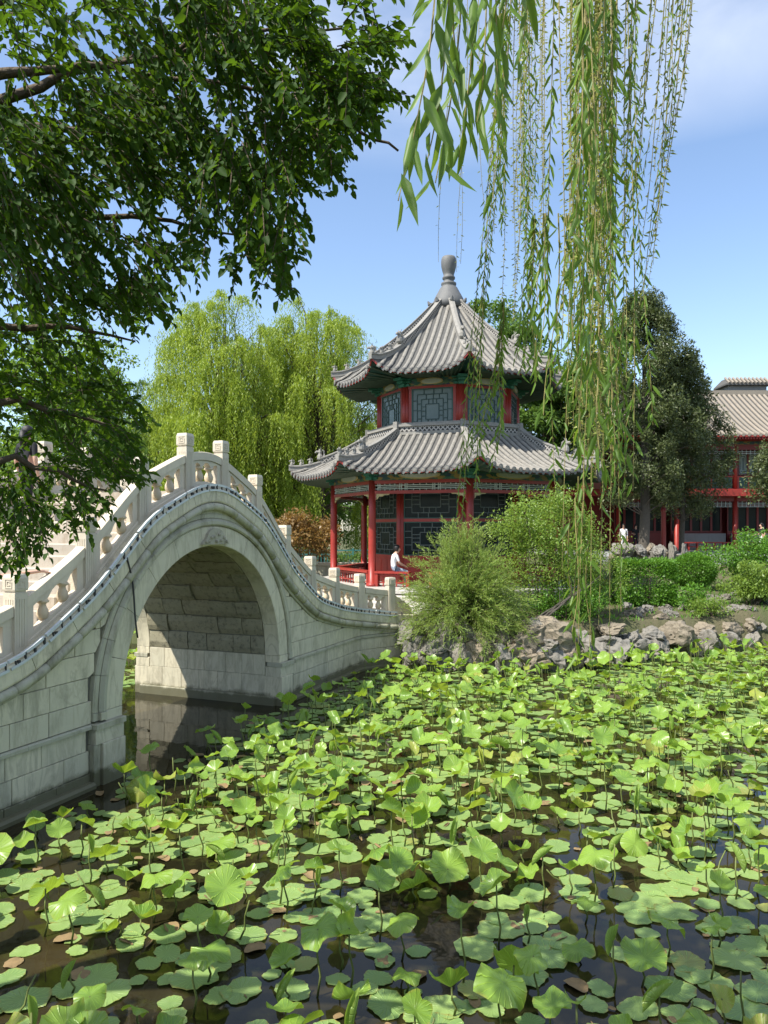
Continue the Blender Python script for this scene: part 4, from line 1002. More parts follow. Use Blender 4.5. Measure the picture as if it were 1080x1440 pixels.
def willow_far(label, x, y, h, rad, ncl, nst, mat, seed, trunk_r=.35, low=.12, lean=(0, 0)):
    z0 = gz(x, y); t = empty('willow_tree', (x, y, z0), 0, label, 'tree', 'weeping willows behind the bridge')
    mb = MB(); mb.tube([(0, 0, -.3), (.2, .1, h * .2), (.1 + lean[0] * .4, -.1, h * .42), (lean[0], 0, h * .65)], [trunk_r * 1.3, trunk_r, trunk_r * .7, trunk_r * .35], 9); mb.build('trunk', M['bark'], t, True)
    lb = MB(); P = []; A = []
    for c in range(ncl):
        az = RNG.random() * 2 * math.pi; r = rad * math.sqrt(RNG.random()); zt = h * (1.0 - .50 * (r / rad) ** 2.2) - RNG.random() ** 1.5 * h * .42
        tip = np.array([r * math.cos(az) + lean[0], r * math.sin(az) + lean[1], max(zt, h * .25)]); st = np.array([lean[0] * .3, 0, min(h * (.22 + .25 * RNG.random()), tip[2] * .8)])
        limb(lb, st, tip, .10, .02, .14, 6, 5); cr_ = .55 + .6 * RNG.random(); outw = np.array([math.cos(az), math.sin(az)])
        for k in range(nst):
            a2_ = RNG.random() * 6.283; rr_ = cr_ * math.sqrt(RNG.random()); dd = np.array([math.cos(a2_), math.sin(a2_)])
            L_ = min((1.3 + 3.0 * RNG.random() ** 1.6) * (.7 + .5 * cr_), tip[2] - h * low * RNG.random())
            if L_ < .4: continue
            m = max(5, int(L_ / .075)); tt = np.linspace(0, 1, m); s = np.zeros((m, 3)); sp_ = np.minimum(1, tt * 2.2) ** .6
            s[:, :2] = tip[:2] + dd * rr_ * sp_[:, None] + outw * .45 * sp_[:, None] + RNG.normal(size=2) * .18 * tt[:, None] ** 2
            s[:, 2] = tip[2] + .45 * cr_ * np.sin(np.minimum(tt * 4.0, math.pi)) * (1 - rr_ / cr_ * .5) - L_ * tt ** 1.25 + RNG.normal() * .12
            P.append(s + RNG.normal(size=(m, 3)) * .04); a_ = np.zeros((m, 3)); a_[:, :2] = RNG.normal(size=(m, 2)) * .55; a_[:, 2] = -1; A.append(a_)
    lb.build('limbs', M['bark'], t)
    P = np.concatenate(P); A = np.concatenate(A); n = len(P); N = rdir(n); ln = .20 * (.6 + .8 * RNG.random(n))
    V, F = leaves(P, A, N, ln, .048, False); o = inst('crown', np_mesh('crown', V, F, mat), t); tag(o, kind='stuff'); return t

# ------------------------------------------------------------------ background trees
def ux(u, Y): return (u - 540) * Y / FPX
willow_far('tall pale weeping willow rising behind the crest of the bridge', ux(318, 44), 44, 16.8, 4.9, 120, 30, M['leaf_willow_far'], 1)
willow_far('broad bright weeping willow leaning towards the upper pavilion roof', ux(445, 46), 46, 17.2, 4.4, 110, 30, M['leaf_willow_far'], 2, low=.08)
willow_far('deep green weeping willow standing behind the other two', ux(400, 54), 54, 15.5, 6.5, 110, 28, M['leaf_willow_deep'], 3, low=.05)
willow_far('green willow behind the left end of the bridge', ux(150, 46), 46, 13.0, 5.6, 90, 28, M['leaf_willow_deep'], 4, low=.05)
tree('leafy_tree', 'tall round broadleaf tree behind the pavilion finial', ux(700, 50), 50, 17.2, (2.7, 2.4, 3.6), 14.0, 70, 17000, .9, .26, .15, M['leaf_bg'])
tree('leafy_tree', 'broadleaf tree between the pavilion and the cypress', ux(775, 47), 47, 13.5, (2.9, 2.6, 3.8), 9.2, 90, 22000, .9, .26, .15, M['leaf_bg'])
tree('pine_tree', 'thin dark pine top beside the upper pavilion roof', ux(548, 56), 56, 15, (1.3, 1.3, 3.6), 12, 40, 5000, .6, .2, .05, M['leaf_cypress'])
tree('leafy_tree', 'dark tree behind the hall gallery', ux(835, 60), 60, 17.5, (4.2, 3, 6), 12, 70, 11000, 1.1, .3, .16, M['leaf_bg'])
for i, (u, Y, top, w_) in enumerate([(-40, 62, 15, 6), (70, 66, 13.5, 6), (190, 70, 12, 6), (300, 72, 11, 6.5), (420, 70, 11, 6), (520, 72, 12, 6), (620, 74, 12, 6), (715, 70, 12, 5.5), (805, 66, 12, 5.0), (890, 68, 12, 5.0)]):
    tree('background_tree', 'tree in the dark green belt beyond the willows', ux(u, Y), Y, top, (w_, 3.5, top * .48), top * .52, 70, 9000, 1.3, .42, .22, M['leaf_bg'], group='tree belt beyond the garden')
tree('leafy_tree', 'sunlit mid-green tree behind the left end of the bridge', ux(95, 31), 31, 12, (3.0, 2.4, 3.8), 7.6, 90, 16000, .8, .17, .10, M['leaf_willow'])
# cypresses by the hall
def cypress(label, u, Y, h, rad, cz, hz, n, tk=1.0, skew=(0, 0)):
    x = ux(u, Y); z0 = gz(x, Y); t = empty('cypress_tree', (x, Y, z0), 0, label, 'tree', 'cypresses in front of the hall')
    mb = MB(); mb.tube([(0, 0, -.3), (0, 0, .5), (.08, 0, 2.2), (.12, 0, 4.5), (0, 0, h * .8)], [k * tk for k in (.40, .31, .28, .26, .06)], 10); mb.build('trunk', M['bark_grey'], t, True)
    P = []; lb = MB()
    for c in range(240):
        q = RNG.random(); zc = cz - hz + 2 * hz * q; r = rad * max(.15, math.sin(min(1, (1 - q) * 1.5 + .12) * math.pi / 2)) * (.12 + .88 * math.sqrt(RNG.random())) * (1 - .35 * (q < .12)); az = RNG.random() * 6.283
        C = np.array([r * math.cos(az) + skew[0] * q, r * math.sin(az) * .8, zc]); m = int(n / 240)
        if c % 4 == 0: limb(lb, (0, 0, max(1.5, zc - 1.0)), C, .05, .015, .03, 4, 4)
        o = rdir(m) * (RNG.random(m) ** .45)[:, None] * np.array([.62, .62, .75]) * (.55 + .6 * RNG.random()); P.append(C + o)
    lb.build('limbs', M['bark_grey'], t); P = np.concatenate(P)
    o = leafy('crown', P, .17, .075, M['leaf_cypress'], t, -.5, up=.1); return t
cypress('tall grey-green cypress with a bare trunk in front of the hall', 905, 43, 15.2, 3.5, 9.2, 5.7, 72000)
cypress('shorter cypress leaning against the hall roof corner', 958, 45, 12.8, 2.9, 7.4, 4.6, 44000, .5)
cypress('cypress spreading over the right end of the garden beside the hall', 1122, 36, 7.0, 2.1, 4.9, 1.9, 16000)

# ------------------------------------------------------------------ shrubs on the bank
def shrub(label, x, y, rad, cz, ncl, n, clr, Ln, W, mat, name='shrub', group=None, power=.4, up=.6, stems=9, base=None, droop=.1):
    z0 = gz(x, y) if base is None else base; t = empty(name, (x, y, z0), 0, label, 'shrub', group)
    P, C, off = crown_pts((0, 0, cz), rad, ncl, n, clr, power, .7); sel = P[:, 2] > .02
    lb = MB()
    for q in range(min(stems, ncl)): limb(lb, (random.uniform(-.15, .15), random.uniform(-.15, .15), -.1), C[q], .035, .01, .05, 5, 5)
    lb.build('stems', M['bark'], t); leafy('foliage', P[sel], Ln, W, mat, t, droop, up=up, outward=unit(off[sel]) * .7); return t
shrub('large loose yellow-green shrub growing between the rocks and the pavilion', ux(765, 22.6), 22.6, (1.75, 1.2, 1.75), 2.2, 80, 19000, .55, .085, .045, M['leaf_bush'], base=1.0)
shrub('airy low shrub to the right of the large yellow-green shrub', ux(832, 23.2), 23.2, (1.05, .9, 1.35), 1.6, 44, 6500, .42, .08, .042, M['leaf_bush'], base=.9)
shrub('dark low shrub under the large shrub, close to the rocks', ux(800, 22.0), 22.0, (1.5, .6, .6), .75, 40, 6500, .38, .07, .035, M['leaf_hedge'], base=.9)
def clipped(label, x, y, rx, ry, h, n, mat, sq, Ln=.07):
    z0 = gz(x, y); t = empty('clipped_bush', (x, y, z0), 0, label, 'shrub', 'clipped bushes in the garden')
    d = rdir(n); 
    if sq: d = np.sign(d) * np.abs(d) ** .55; d = d / np.max(np.abs(d), axis=1, keepdims=True) * (.93 + .07 * RNG.random((n, 1))) * (1 - .12 * np.linalg.norm(d, axis=1, keepdims=True) ** 3 / 4)
    d *= (.82 + .22 * RNG.random((n, 1)))
    P = d * np.array([rx, ry, h * .5]) + np.array([0, 0, h * .52]); P += RNG.normal(size=P.shape) * .03
    lb = MB()
    for q in range(10): limb(lb, (random.uniform(-.2, .2), random.uniform(-.2, .2), -.1), P[q] * .9, .03, .01, .05, 4, 5)
    lb.build('stems', M['bark'], t); leafy('foliage', P, Ln, .042, mat, t, -.1, up=.3, outward=unit(d)); return t
clipped('dark square-clipped hedge bush behind the shore rocks', ux(905, 26), 26, 1.0, .7, 1.55, 21000, M['leaf_hedge'], True, .085)
clipped('small round-clipped bush in front of the stone terrace wall', ux(975, 29.5), 29.5, .82, .7, 1.35, 15000, M['leaf_hedge'], False, .08)
shrub('tall spreading leafy bush in front of the hall benches', ux(1052, 30), 30, (1.9, 1.0, 1.0), 1.15, 44, 8500, .5, .11, .055, M['leaf_hedge'])
shrub('bright green bush beside the flat shore boulder', ux(1056, 26), 26, (1.05, .7, .72), .72, 34, 6000, .38, .11, .05, M['leaf_bush'])
shrub('small sprawling leafy plant between the garden stones', ux(978, 24.8), 24.8, (.62, .5, .42), .42, 18, 1500, .25, .10, .05, M['leaf_hedge'])
shrub('tuft of light green herbs over the shore stones', ux(1000, 23.9), 23.9, (.7, .35, .3), .28, 18, 1400, .2, .12, .03, M['leaf_bush'])
shrub('copper-brown leaved small tree beside the pavilion', ux(425, 33), 33, (1.55, 1.2, .95), 2.45, 46, 5200, .5, .15, .085, M['leaf_copper'], 'copper_tree')
shrub('low green bush at the foot of the copper tree', ux(500, 35), 35, (1.3, .8, .8), .8, 26, 3000, .4, .12, .06, M['leaf_bg'])
# feathery tamarisk over the rocks
def tamarisk(label, x, y, n, seed):
    z0 = 1.05; t = empty('tamarisk_shrub', (x, y, z0), 0, label, 'shrub'); lb = MB(); P = []; A = []; 
    for i in range(n):
        az = RNG.random() * 6.283; el = math.radians(8 + 80 * RNG.random() ** .75); L_ = (1.35 + .75 * RNG.random()) * (1.0 + .45 * math.sin(el) ** 2)
        d = np.array([math.cos(az) * math.cos(el), math.sin(az) * math.cos(el) * .8, math.sin(el)]); tt = np.linspace(0, 1, 9)[:, None]
        st = np.array([RNG.normal() * .12, RNG.normal() * .12, .15]) + d * L_ * tt; st[:, 2] -= (.55 * math.cos(el) * L_ * tt[:, 0] ** 2.2) * .8
        lb.tube([tuple(p) for p in st], [.014 - .0014 * k for k in range(9)], 4)
        for k in range(11):
            f = .28 + .72 * RNG.random(); q = f * 8; i0 = int(min(q, 7)); b = st[i0] + (st[i0 + 1] - st[i0]) * (q - i0); ax = unit((st[i0 + 1] - st[i0])[None])[0]
            sd = unit((ax + RNG.normal(size=3) * .42)[None])[0]; m = 15; u_ = np.linspace(0, 1, m)[:, None]; sl_ = .28 + .22 * RNG.random()
            pp = b + sd * sl_ * u_; pp[:, 2] -= .10 * u_[:, 0] ** 2; P.append(pp); A.append(sd + RNG.normal(size=(m, 3)) * .45)
    P = np.concatenate(P); A = np.concatenate(A); nn = len(P); V, F = leaves(P, A, rdir(nn), .10 * (.6 + .7 * RNG.random(nn)), .016, False)
    lb.build('stems', M['bark'], t); o = inst('foliage', np_mesh('foliage', V, F, M['leaf_tamarisk']), t); tag(o, kind='stuff')
tamarisk('feathery grey-green tamarisk shrub spilling over the rocks at the bridge end', ux(652, 20.9), 20.9, 470, 1)

# ------------------------------------------------------------------ rocks
def rock_mesh(seed, strata=.06, cuts=13):
    from mathutils import noise as mn
    r_ = random.Random(seed); bm = bmesh.new(); bmesh.ops.create_icosphere(bm, subdivisions=4, radius=1)
    planes = [(Vector((r_.gauss(0, 1), r_.gauss(0, 1), r_.gauss(0, .9))).normalized(), r_.uniform(.42, .80)) for _ in range(cuts)]
    o = Vector((seed * 3.1, seed * 1.7, 0)); ax = Vector((r_.gauss(0, .35), r_.gauss(0, .35), 1)).normalized()
    for v in bm.verts:
        p = v.co.copy()
        for n_, d in planes:
            k = p.dot(n_) - d
            if k > 0: p -= n_ * k * .97
        q = p.normalized()
        k = mn.noise(p * 2.2 + o) * .20 + abs(mn.noise(p * 5 + o)) * -.16 + mn.noise(p * 11 + o) * .05
        lay = p.dot(ax) * 4.2 + mn.noise(p * 1.3 + o) * 1.1; fr = lay - math.floor(lay)
        k += strata * (1.6 if fr < .16 else 0) * -1.0 + strata * (math.floor(lay) % 2) * .7
        v.co = p + q * k
    me = bpy.data.meshes.new('rock'); bm.to_mesh(me); bm.free()
    me.polygons.foreach_set('use_smooth', [True] * len(me.polygons))
    try: me.set_sharp_from_angle(angle=math.radians(30))
    except Exception: pass
    return me
ROCKS = []
for i in range(9):
    me = rock_mesh(i + 1, .03 + .03 * (i % 3)); me.materials.append(M['rock'] if i % 4 else M['rock_tan']); ROCKS.append(me)
rk = random.Random(11)
def rock(x, y, z, sx, sy, sz, label, group, me=None, name='shore_rock', tilt=.25):
    o = inst(name, me or rk.choice(ROCKS), None, (x, y, z), (rk.uniform(-tilt, tilt), rk.uniform(-tilt, tilt), rk.uniform(0, 6.28)), (sx, sy, sz)); return tag(o, label, 'rock', group)
# foot tier: boulders standing in the water along the shore
def shoreY(u): return float(np.interp(u, [560, 620, 740, 850, 950, 1080, 1200], [20.9, 20.3, 19.9, 20.7, 22.3, 24.3, 25.2]))
L1, L2, L3 = 'weathered boulder standing in the water at the foot of the shore', 'weathered limestone rock in the upper course of the shore', 'flat-topped rock laid on the top edge of the shore'
G1 = 'rocks lining the pond shore'
for u in np.arange(588, 1120, 31):
    u += rk.uniform(-8, 8); Y = shoreY(u); big = 1.0 if u < 760 else .85
    rock(ux(u, Y), Y + .1, .22, (.70 if u < 760 else .62) * rk.uniform(.7, 1.25), .6, (.74 if u < 760 else .55) * rk.uniform(.8, 1.15), L1, G1)
for u in np.arange(592, 1110, 36):
    u += rk.uniform(-10, 10); Y = shoreY(u) + .35; big = 1.0 if u < 780 else .62
    rock(ux(u, Y), Y, .84 if u < 780 else .62, .82 * big * rk.uniform(.7, 1.2), .6, .56 * big * rk.uniform(.8, 1.2), L2, G1)
for u, dv, s in [(596, 0, .42), (640, 0, .35), (700, 0, .4), (752, 0, .38)]:
    Y = shoreY(u) + .5; rock(ux(u, Y), Y, 1.2, s, s, s * .55, L3, G1)
for u, v, Y, sx, sz, lab in [(606, 918, 20.1, .50, .42, 'pale pitted boulder beside the end of the bridge wall'), (948, 890, 22.4, .62, .42, 'large pale cracked boulder on the shore below the herbs'), (1052, 876, 24.6, 1.05, .30, 'broad flat grey boulder under the bright green bush'), (862, 884, 21.6, .62, .26, 'long sunlit slab of rock lying on the shore'),
                             (998, 902, 23.2, .58, .30, 'rounded pale boulder at the waterline below the herbs'), (1040, 905, 24.0, .42, .28, 'small pale boulder tucked under the broad flat one'), (775, 905, 20.4, .62, .48, 'dark grey jutting boulder under the dead branches')]:
    p = at(u, v, Y); rock(p.x, p.y, p.z, sx, .5, sz, lab, None, tilt=.12)
for u, v, Y, s in [(958, 862, 25.5, .22), (935, 868, 24.6, .28), (1003, 852, 27, .25), (1020, 850, 27.2, .2), (985, 860, 25.8, .16), (965, 872, 25, .26), (912, 872, 24.3, .3), (945, 848, 27.5, .25), (960, 838, 28.3, .25), (975, 845, 27.6, .2), (885, 875, 23.6, .3), (1030, 842, 28, .2)]:
    x = ux(u, Y); rock(x, Y, gz(x, Y) + .05, s * 1.3, s, s * .8, 'small pale stone scattered on the garden slope', 'garden stones', name='garden_stone')
for i in range(26):
    Y = rk.uniform(23.0, 27.0); u = rk.uniform(880, 1075); x = ux(u, Y)
    if pond_sd(np.array([x]), np.array([Y]))[0] < .2: continue
    s = rk.uniform(.10, .26); rock(x, Y, gz(x, Y) + .03, s * 1.4, s, s * .75, 'small pale stone scattered on the garden slope', 'garden stones', name='garden_stone')
# rockery in front of the terrace
for i in range(44):
    u = rk.uniform(858, 985); Y = rk.uniform(37.2, 38.6); zt = rk.choice([2.2, 2.75, 3.2]) if u < 950 else rk.choice([2.0, 2.4]); x = ux(u, Y)
    s = rk.uniform(.3, .55); rock(x, Y, zt - .5, s, s * .8, s * rk.uniform(.8, 1.3), 'stone of the piled rockery wall below the hall terrace', 'rockery stones', name='rockery_stone', tilt=.6)
for u, v0, v1, w_ in [(945, 756, 790, .32), (933, 764, 790, .22), (962, 766, 792, .26)]:
    Y = 37.0; x = ux(u, Y); zt = EYE - (v0 - 745) * Y / FPX; zb = EYE - (v1 - 745) * Y / FPX
    rock(x, Y, (zt + zb) / 2 - .3, w_, w_, (zt - zb) / 2 + .4, 'upright pointed scholar stone on the rockery', 'upright rockery stones', name='scholar_stone', tilt=.05)
# low herbs and grass over the garden slope
n_ = 9000; xg = RNG.uniform(.8, 17, n_); yg = RNG.uniform(20.8, 37, n_); cl = np.sin(xg * 2.3 + yg) * np.cos(yg * 1.9 - xg * .7) + RNG.normal(size=n_) * .5; ok = (cl > -.2) & (pond_sd(xg, yg) > .35) & (np.hypot(xg - PX, yg - PY) > 6.3)
xg, yg = xg[ok], yg[ok]; P = np.stack([xg, yg, ground_h(xg, yg) + .0], 1); A = rdir(len(P)) * .7 + np.array([0, 0, 1.0]); ln = .06 + .12 * RNG.random(len(P))
V, F = leaves(P, A, rdir(len(P)), ln, ln * .28, True); tag(inst('ground_cover', np_mesh('ground_cover', V, F, M['leaf_hedge'])), 'low green herbs and grass covering the garden slope', 'ground cover', kind='stuff')
# fallen dead branches over the rocks
mb = MB()
for i in range(7):
    a = at(735 + i * 5, 878 - i, 20.6); b = at(780 + 9 * i, 862 - 7 * i, 20.9 + .1 * i); limb(mb, a, b, .03, .006, .05, 7, 5)
    for k in range(3): limb(mb, a.lerp(b, .5 + .15 * k), a.lerp(b, .7 + .15 * k) + Vector((random.uniform(-.3, .4), 0, random.uniform(-.1, .4))), .012, .003, .05, 4, 4)
tag(mb.build('dead_branch', M['bark_grey']), 'bare dead branches lying across the shore rocks', 'branch')

# terrace edge, fence, parapet, lamp post
MB().box(ux(845, 39), ux(1200, 39), 39.0, 48, 1.0, 2.42).build('hall_terrace', M['grey_stone']); tag(COL.objects[-1], 'grey stone terrace in front of the hall', 'terrace', kind='structure')
fn = empty('teal_fence', (0, 37.5, gz(-4, 37.5)), 0, 'teal painted metal fence behind the copper tree', 'fence')
xa, xb = ux(250, 37.5), ux(560, 37.5)
for z in (.35, 1.35, 1.55): MB().box(xa, xb, -.025, .025, z - .03, z + .03).build('rail', M['teal'], fn)
sl_m = MB().box(-.02, .02, -.015, .015, .35, 1.35).mesh('picket', M['teal'])
for x in np.arange(xa, xb, .16): inst('picket', sl_m, fn, (float(x), 0, 0))
for x in np.arange(xa, xb, 2.2): inst('post', MB().box(-.05, .05, -.05, .05, -.2, 1.65).mesh('post', M['teal']), fn, (float(x), 0, 0))
pw = empty('stone_parapet', (0, 34.5, 1.2), 0, 'low pale stone parapet between the bridge and the copper tree', 'parapet')
for i in range(6):
    x0 = ux(360, 34.5) + i * .95; MB().cbox(x0, x0 + .94, -.2, .2, -.2, .95, .02).build('parapet_block', M['marble'], pw); MB().cbox(x0 - .0, x0 + .944, -.26, .26, .955, 1.1, .02).build('coping', M['marble_cream'], pw)
lp = empty('red_post', (ux(933, 43.5), 43.5, 2.42), 0, 'slim weathered red post with a small pale tip beside the cypress trunk', 'post')
MB().lathe([(.17, 0), (.15, .1), (.14, 2.4), (.17, 2.42), (.17, 2.6), (.10, 2.7), (.08, 2.85)], 10).build('shaft', M['red_dark'], lp, True)
MB().lathe([(.05, 2.85), (.08, 2.9), (.06, 3.0), (.01, 3.06)], 8).build('tip', M['gold'], lp, True)

# ------------------------------------------------------------------ lotus: standing leaves and floating pads
def blade(kind, seed):
    r_ = random.Random(seed * 13 + 5); nr, nt = 5, 28; V = [(0, 0, 0)]; Fs = []
    ph = [r_.uniform(0, 6.28) for _ in range(6)]; ir = 1.9 if kind == 'pad' else 1.0
    UV = [(0, 0, 0)]
    for i in range(1, nr + 1):
        r = i / nr
        for j in range(nt):
            a = 2 * math.pi * j / nt
            rad = r * (1 + .05 * ir * math.sin(2 * a + ph[0]) + .03 * ir * math.sin(5 * a + ph[1]) + (.022 * ir * math.sin(11 * a + ph[2]) if i == nr else 0) - .10 * r * (abs(math.cos(a)) ** 14))
            x, y = rad * math.cos(a), rad * math.sin(a)
            wv = r * r * (.15 * math.sin(3 * a + ph[3]) + .10 * math.sin(5 * a + ph[4]) + .05 * math.sin(8 * a + ph[5]))
            if kind == 'open': z = .16 * r + .05 * r * r + wv * .9
            elif kind == 'cup': z = .55 * r + .12 * r * r + wv * 1.1
            elif kind == 'umbrella': z = .18 * r - .36 * r * r + wv * 1.1
            elif kind == 'taco':
                f = 1.10; x, z = math.sin(x * f) / f * .9 * (1 - .10 * abs(x)), (1 - math.cos(x * f)) / f * 1.25 + wv * .5; z += -.06 * y * y
            elif kind == 'flap':
                z = .12 * r + wv
                if x > .15: k = (x - .15); x, z = .15 + math.sin(k * 2.4) / 2.4, z + (1 - math.cos(k * 2.4)) / 2.4 * 1.4
            elif kind == 'roll':
                th = x * 2.9; R_ = .20 * (1 - .75 * y * y) + .02; x, z = R_ * math.sin(th) * (1 if abs(th) < 3 else .8), R_ * (1 - math.cos(th)) + .02 * abs(th)
            elif kind == 'pad': z = .012 * math.sin(4 * a + ph[2]) * r + .025 * r ** 6 * (1 + math.sin(3 * a + ph[4]))
            V.append((x, y, z)); UV.append((r * math.cos(a), r * math.sin(a), 0))
    for j in range(nt):
        k = (j + 1) % nt; Fs.append((0, 1 + j, 1 + k))
        for i in range(nr - 1):
            b = 1 + i * nt; Fs.append((b + j, b + nt + j, b + nt + k, b + k))
    me = bpy.data.meshes.new('leaf_blade'); me.from_pydata(V, [], Fs); me.polygons.foreach_set('use_smooth', [True] * len(Fs))
    me.attributes.new('leaf_uv', 'FLOAT_VECTOR', 'POINT').data.foreach_set('vector', np.array(UV, np.float32).ravel()); me.materials.append(M['pad'] if kind == 'pad' else M['lotus_young'] if kind in ('roll',) else M['lotus']); me.update(); return me
KINDS = [('open', 'broad open lotus leaf held up on a stalk above the water', 7, .30), ('cup', 'cupped lotus leaf with an upturned rim on a tall stalk', 4, .15), ('umbrella', 'drooping umbrella-shaped lotus leaf on a tall stalk', 4, .18),
         ('taco', 'lotus leaf folded in half along its middle on a stalk', 3, .16), ('flap', 'lotus leaf with one side curled upright on a stalk', 3, .10), ('roll', 'tightly rolled young lotus leaf standing on a stalk', 3, .11)]
BL = {k: [blade(k, i + 10 * q) for i in range(n_)] for q, (k, _, n_, _) in enumerate(KINDS)}
PADS = [blade('pad', 200 + i) for i in range(7)]
STK = MB().tube([(0, 0, -.12), (.03, .01, .3), (.0, .0, .62), (0, 0, 1.0)], [.0105, .0095, .008, .007], 5).mesh('stalk', M['stalk'], True)
lr = random.Random(21)
def water_ok(x, y, margin):
    if pond_sd(np.array([x]), np.array([y]))[0] > -margin: return False
    s, w_ = w2bl(x, y)
    if -9 < s < 9 and -(.2 + margin) + float(woff(s)) < w_ < BW + .2 + margin:
        return False
    return True
def px(x, y, z=0): return 540 + FPX * x / y, 745 + FPX * (EYE - z) / y
def dens(x, y):
    """how thickly the pond is grown at this place: open water along the bridge and at the near left, thick in the middle"""
    s, w_ = w2bl(x, y); d = -w_           # distance out from the bridge face
    k = min(1, max(.22, (d - .2) / 1.0)) if -8 < s < 9 else 1
    k *= .80 + .20 * min(1, max(0, (y - 6.5) / 3.5))
    if x < -.6 and y < 9.5: k *= .85
    if 6.2 < y < 8.6 and .4 < x < 2.6: k *= .55
    if y < 6.2: k *= .9
    hole = math.sin(x * 1.9 + 1.3) * math.cos(y * 1.35 + .4) + .5 * math.sin(x * .8 - y * 1.1)
    return k * (1 if hole > -.75 else .42)
def scatter(n, rmin, f, margin, tries=60000, ymax=25.5, seed=1):
    r_ = random.Random(seed); out = []; cell = {}
    for _ in range(tries):
        if len(out) >= n: break
        y = math.sqrt(r_.uniform(4.9 ** 2, ymax ** 2)); x = r_.uniform(-.60, .60) * y
        if r_.random() > f(x, y) or not water_ok(x, y, margin): continue
        c = (int(x // rmin), int(y // rmin)); bad = False
        for i in (-1, 0, 1):
            for j in (-1, 0, 1):
                for (a, b) in cell.get((c[0] + i, c[1] + j), ()):
                    if (a - x) ** 2 + (b - y) ** 2 < rmin * rmin: bad = True
        if bad: continue
        cell.setdefault(c, []).append((x, y)); out.append((x, y))
    return out
pads = scatter(2200, .155, lambda x, y: dens(x, y), .08, seed=4)
stand = scatter(1150, .20, lambda x, y: dens(x, y) * (.60 if y < 7.5 else .8 if y < 9.5 else 1.0), .25, seed=9)
# lotus seen through the arch and behind the bridge
behind = [(x, y) for x, y in [(bl2w(lr.uniform(-8, 3.4), lr.uniform(4.4, 9.5), 0).x, 0) for _ in range(0)]]
for _ in range(150):
    p = bl2w(lr.uniform(-1.5, 7), lr.uniform(4.3, 10.5), 0)
    if pond_sd(np.array([p.x]), np.array([p.y]))[0] < -.3: behind.append((p.x, p.y))
def join(items, name, mat, label, cat):
    """instances too many to be single things become one mesh: items = (mesh, matrix)"""
    V = []; UVs = []; F3 = []; F4 = []; b = 0
    for me, mx in items:
        n = len(me.vertices); co = np.empty(n * 3, np.float32); me.vertices.foreach_get('co', co); co = co.reshape(-1, 3)
        V.append(co @ np.array(mx.to_3x3()).T + np.array(mx.translation))
        uv = np.zeros(n * 3, np.float32)
        if 'leaf_uv' in me.attributes: me.attributes['leaf_uv'].data.foreach_get('vector', uv)
        UVs.append(uv)
        for p in me.polygons:
            q = [b + i for i in p.vertices]; (F3 if len(q) == 3 else F4).append(q)
        b += n
    me = bpy.data.meshes.new(name); me.from_pydata(np.concatenate(V).tolist(), [], F3 + F4); me.polygons.foreach_set('use_smooth', [True] * len(me.polygons)); me.materials.append(mat); me.attributes.new('leaf_uv', 'FLOAT_VECTOR', 'POINT').data.foreach_set('vector', np.concatenate(UVs)); me.update()
    return tag(inst(name, me), label, cat, kind='stuff')
pads.sort(key=lambda p: p[1] + lr.uniform(0, .5)); rest = []
PL = ['round floating lotus pad lying flat on the open water', 'floating lotus pad overlapped by its neighbours', 'small floating lotus pad among larger ones']
for i, (x, y) in enumerate(pads):
    r = lr.choice([.075, .09, .105, .12, .14, .16, .185]) * (1.1 if y < 9 else 1); mx = Matrix.Translation((x, y, .006 + .012 * lr.random())) @ Matrix.Rotation(lr.uniform(0, 6.28), 4, 'Z') @ Matrix.Rotation(lr.gauss(0, .02), 4, 'X') @ Matrix.Diagonal((r, r * lr.uniform(.85, 1.05), r, 1)); me = lr.choice(PADS)
    if i < 300:
        o = inst('lotus_pad', me); o.matrix_world = mx; tag(o, PL[2] if r < .115 else PL[0] if r > .16 else PL[1], 'lotus pad', 'floating lotus pads')
    else: rest.append((me, mx))
for x, y in behind: r = lr.uniform(.12, .22); rest.append((lr.choice(PADS), Matrix.Translation((x, y, .01)) @ Matrix.Rotation(lr.uniform(0, 6.28), 4, 'Z') @ Matrix.Scale(r, 4)))
join(rest, 'lotus_pads', M['pad'], 'floating lotus pads covering the farther water', 'lotus pads')
stand.sort(key=lambda p: p[1]); rest = []; srest = []
def one_leaf(x, y, big, low=False):
    k = lr.random(); q = 0
    while k > KINDS[q][3]: k -= KINDS[q][3]; q = min(q + 1, 5)
    kind, lab, _, _ = KINDS[q]; me = lr.choice(BL[kind])
    r = {'open': lr.uniform(.09, .20), 'cup': lr.uniform(.10, .155), 'umbrella': lr.uniform(.10, .185), 'taco': lr.uniform(.10, .165), 'flap': lr.uniform(.10, .17), 'roll': lr.uniform(.11, .165)}[kind] * big
    h = lr.choice([.14, .20, .28, .36, .44, .54]) * lr.uniform(.8, 1.25) * (.6 if low else 1)
    tilt = {'open': .40, 'cup': .36, 'umbrella': .36, 'taco': .42, 'flap': .36, 'roll': .9}[kind]
    lx, ly = lr.gauss(0, .07) * h, lr.gauss(0, .07) * h
    R_ = Matrix.Rotation(lr.uniform(0, 6.28), 4, 'Z') @ Matrix.Rotation(lr.gauss(0, tilt), 4, 'X') @ Matrix.Rotation(lr.gauss(0, tilt * .8), 4, 'Y')
    if kind == 'roll': R_ = Matrix.Rotation(lr.uniform(0, 6.28), 4, 'Z') @ Matrix.Rotation(math.radians(lr.uniform(35, 80)), 4, 'X')
    B = Matrix.Translation((lx, ly, h)) @ R_ @ Matrix.Scale(r, 4)
    Sx = Matrix(((1, 0, lx / 1.0, 0), (0, 1, ly / 1.0, 0), (0, 0, h, 0), (0, 0, 0, 1)))
    return kind, lab, me, B, Sx, r, h
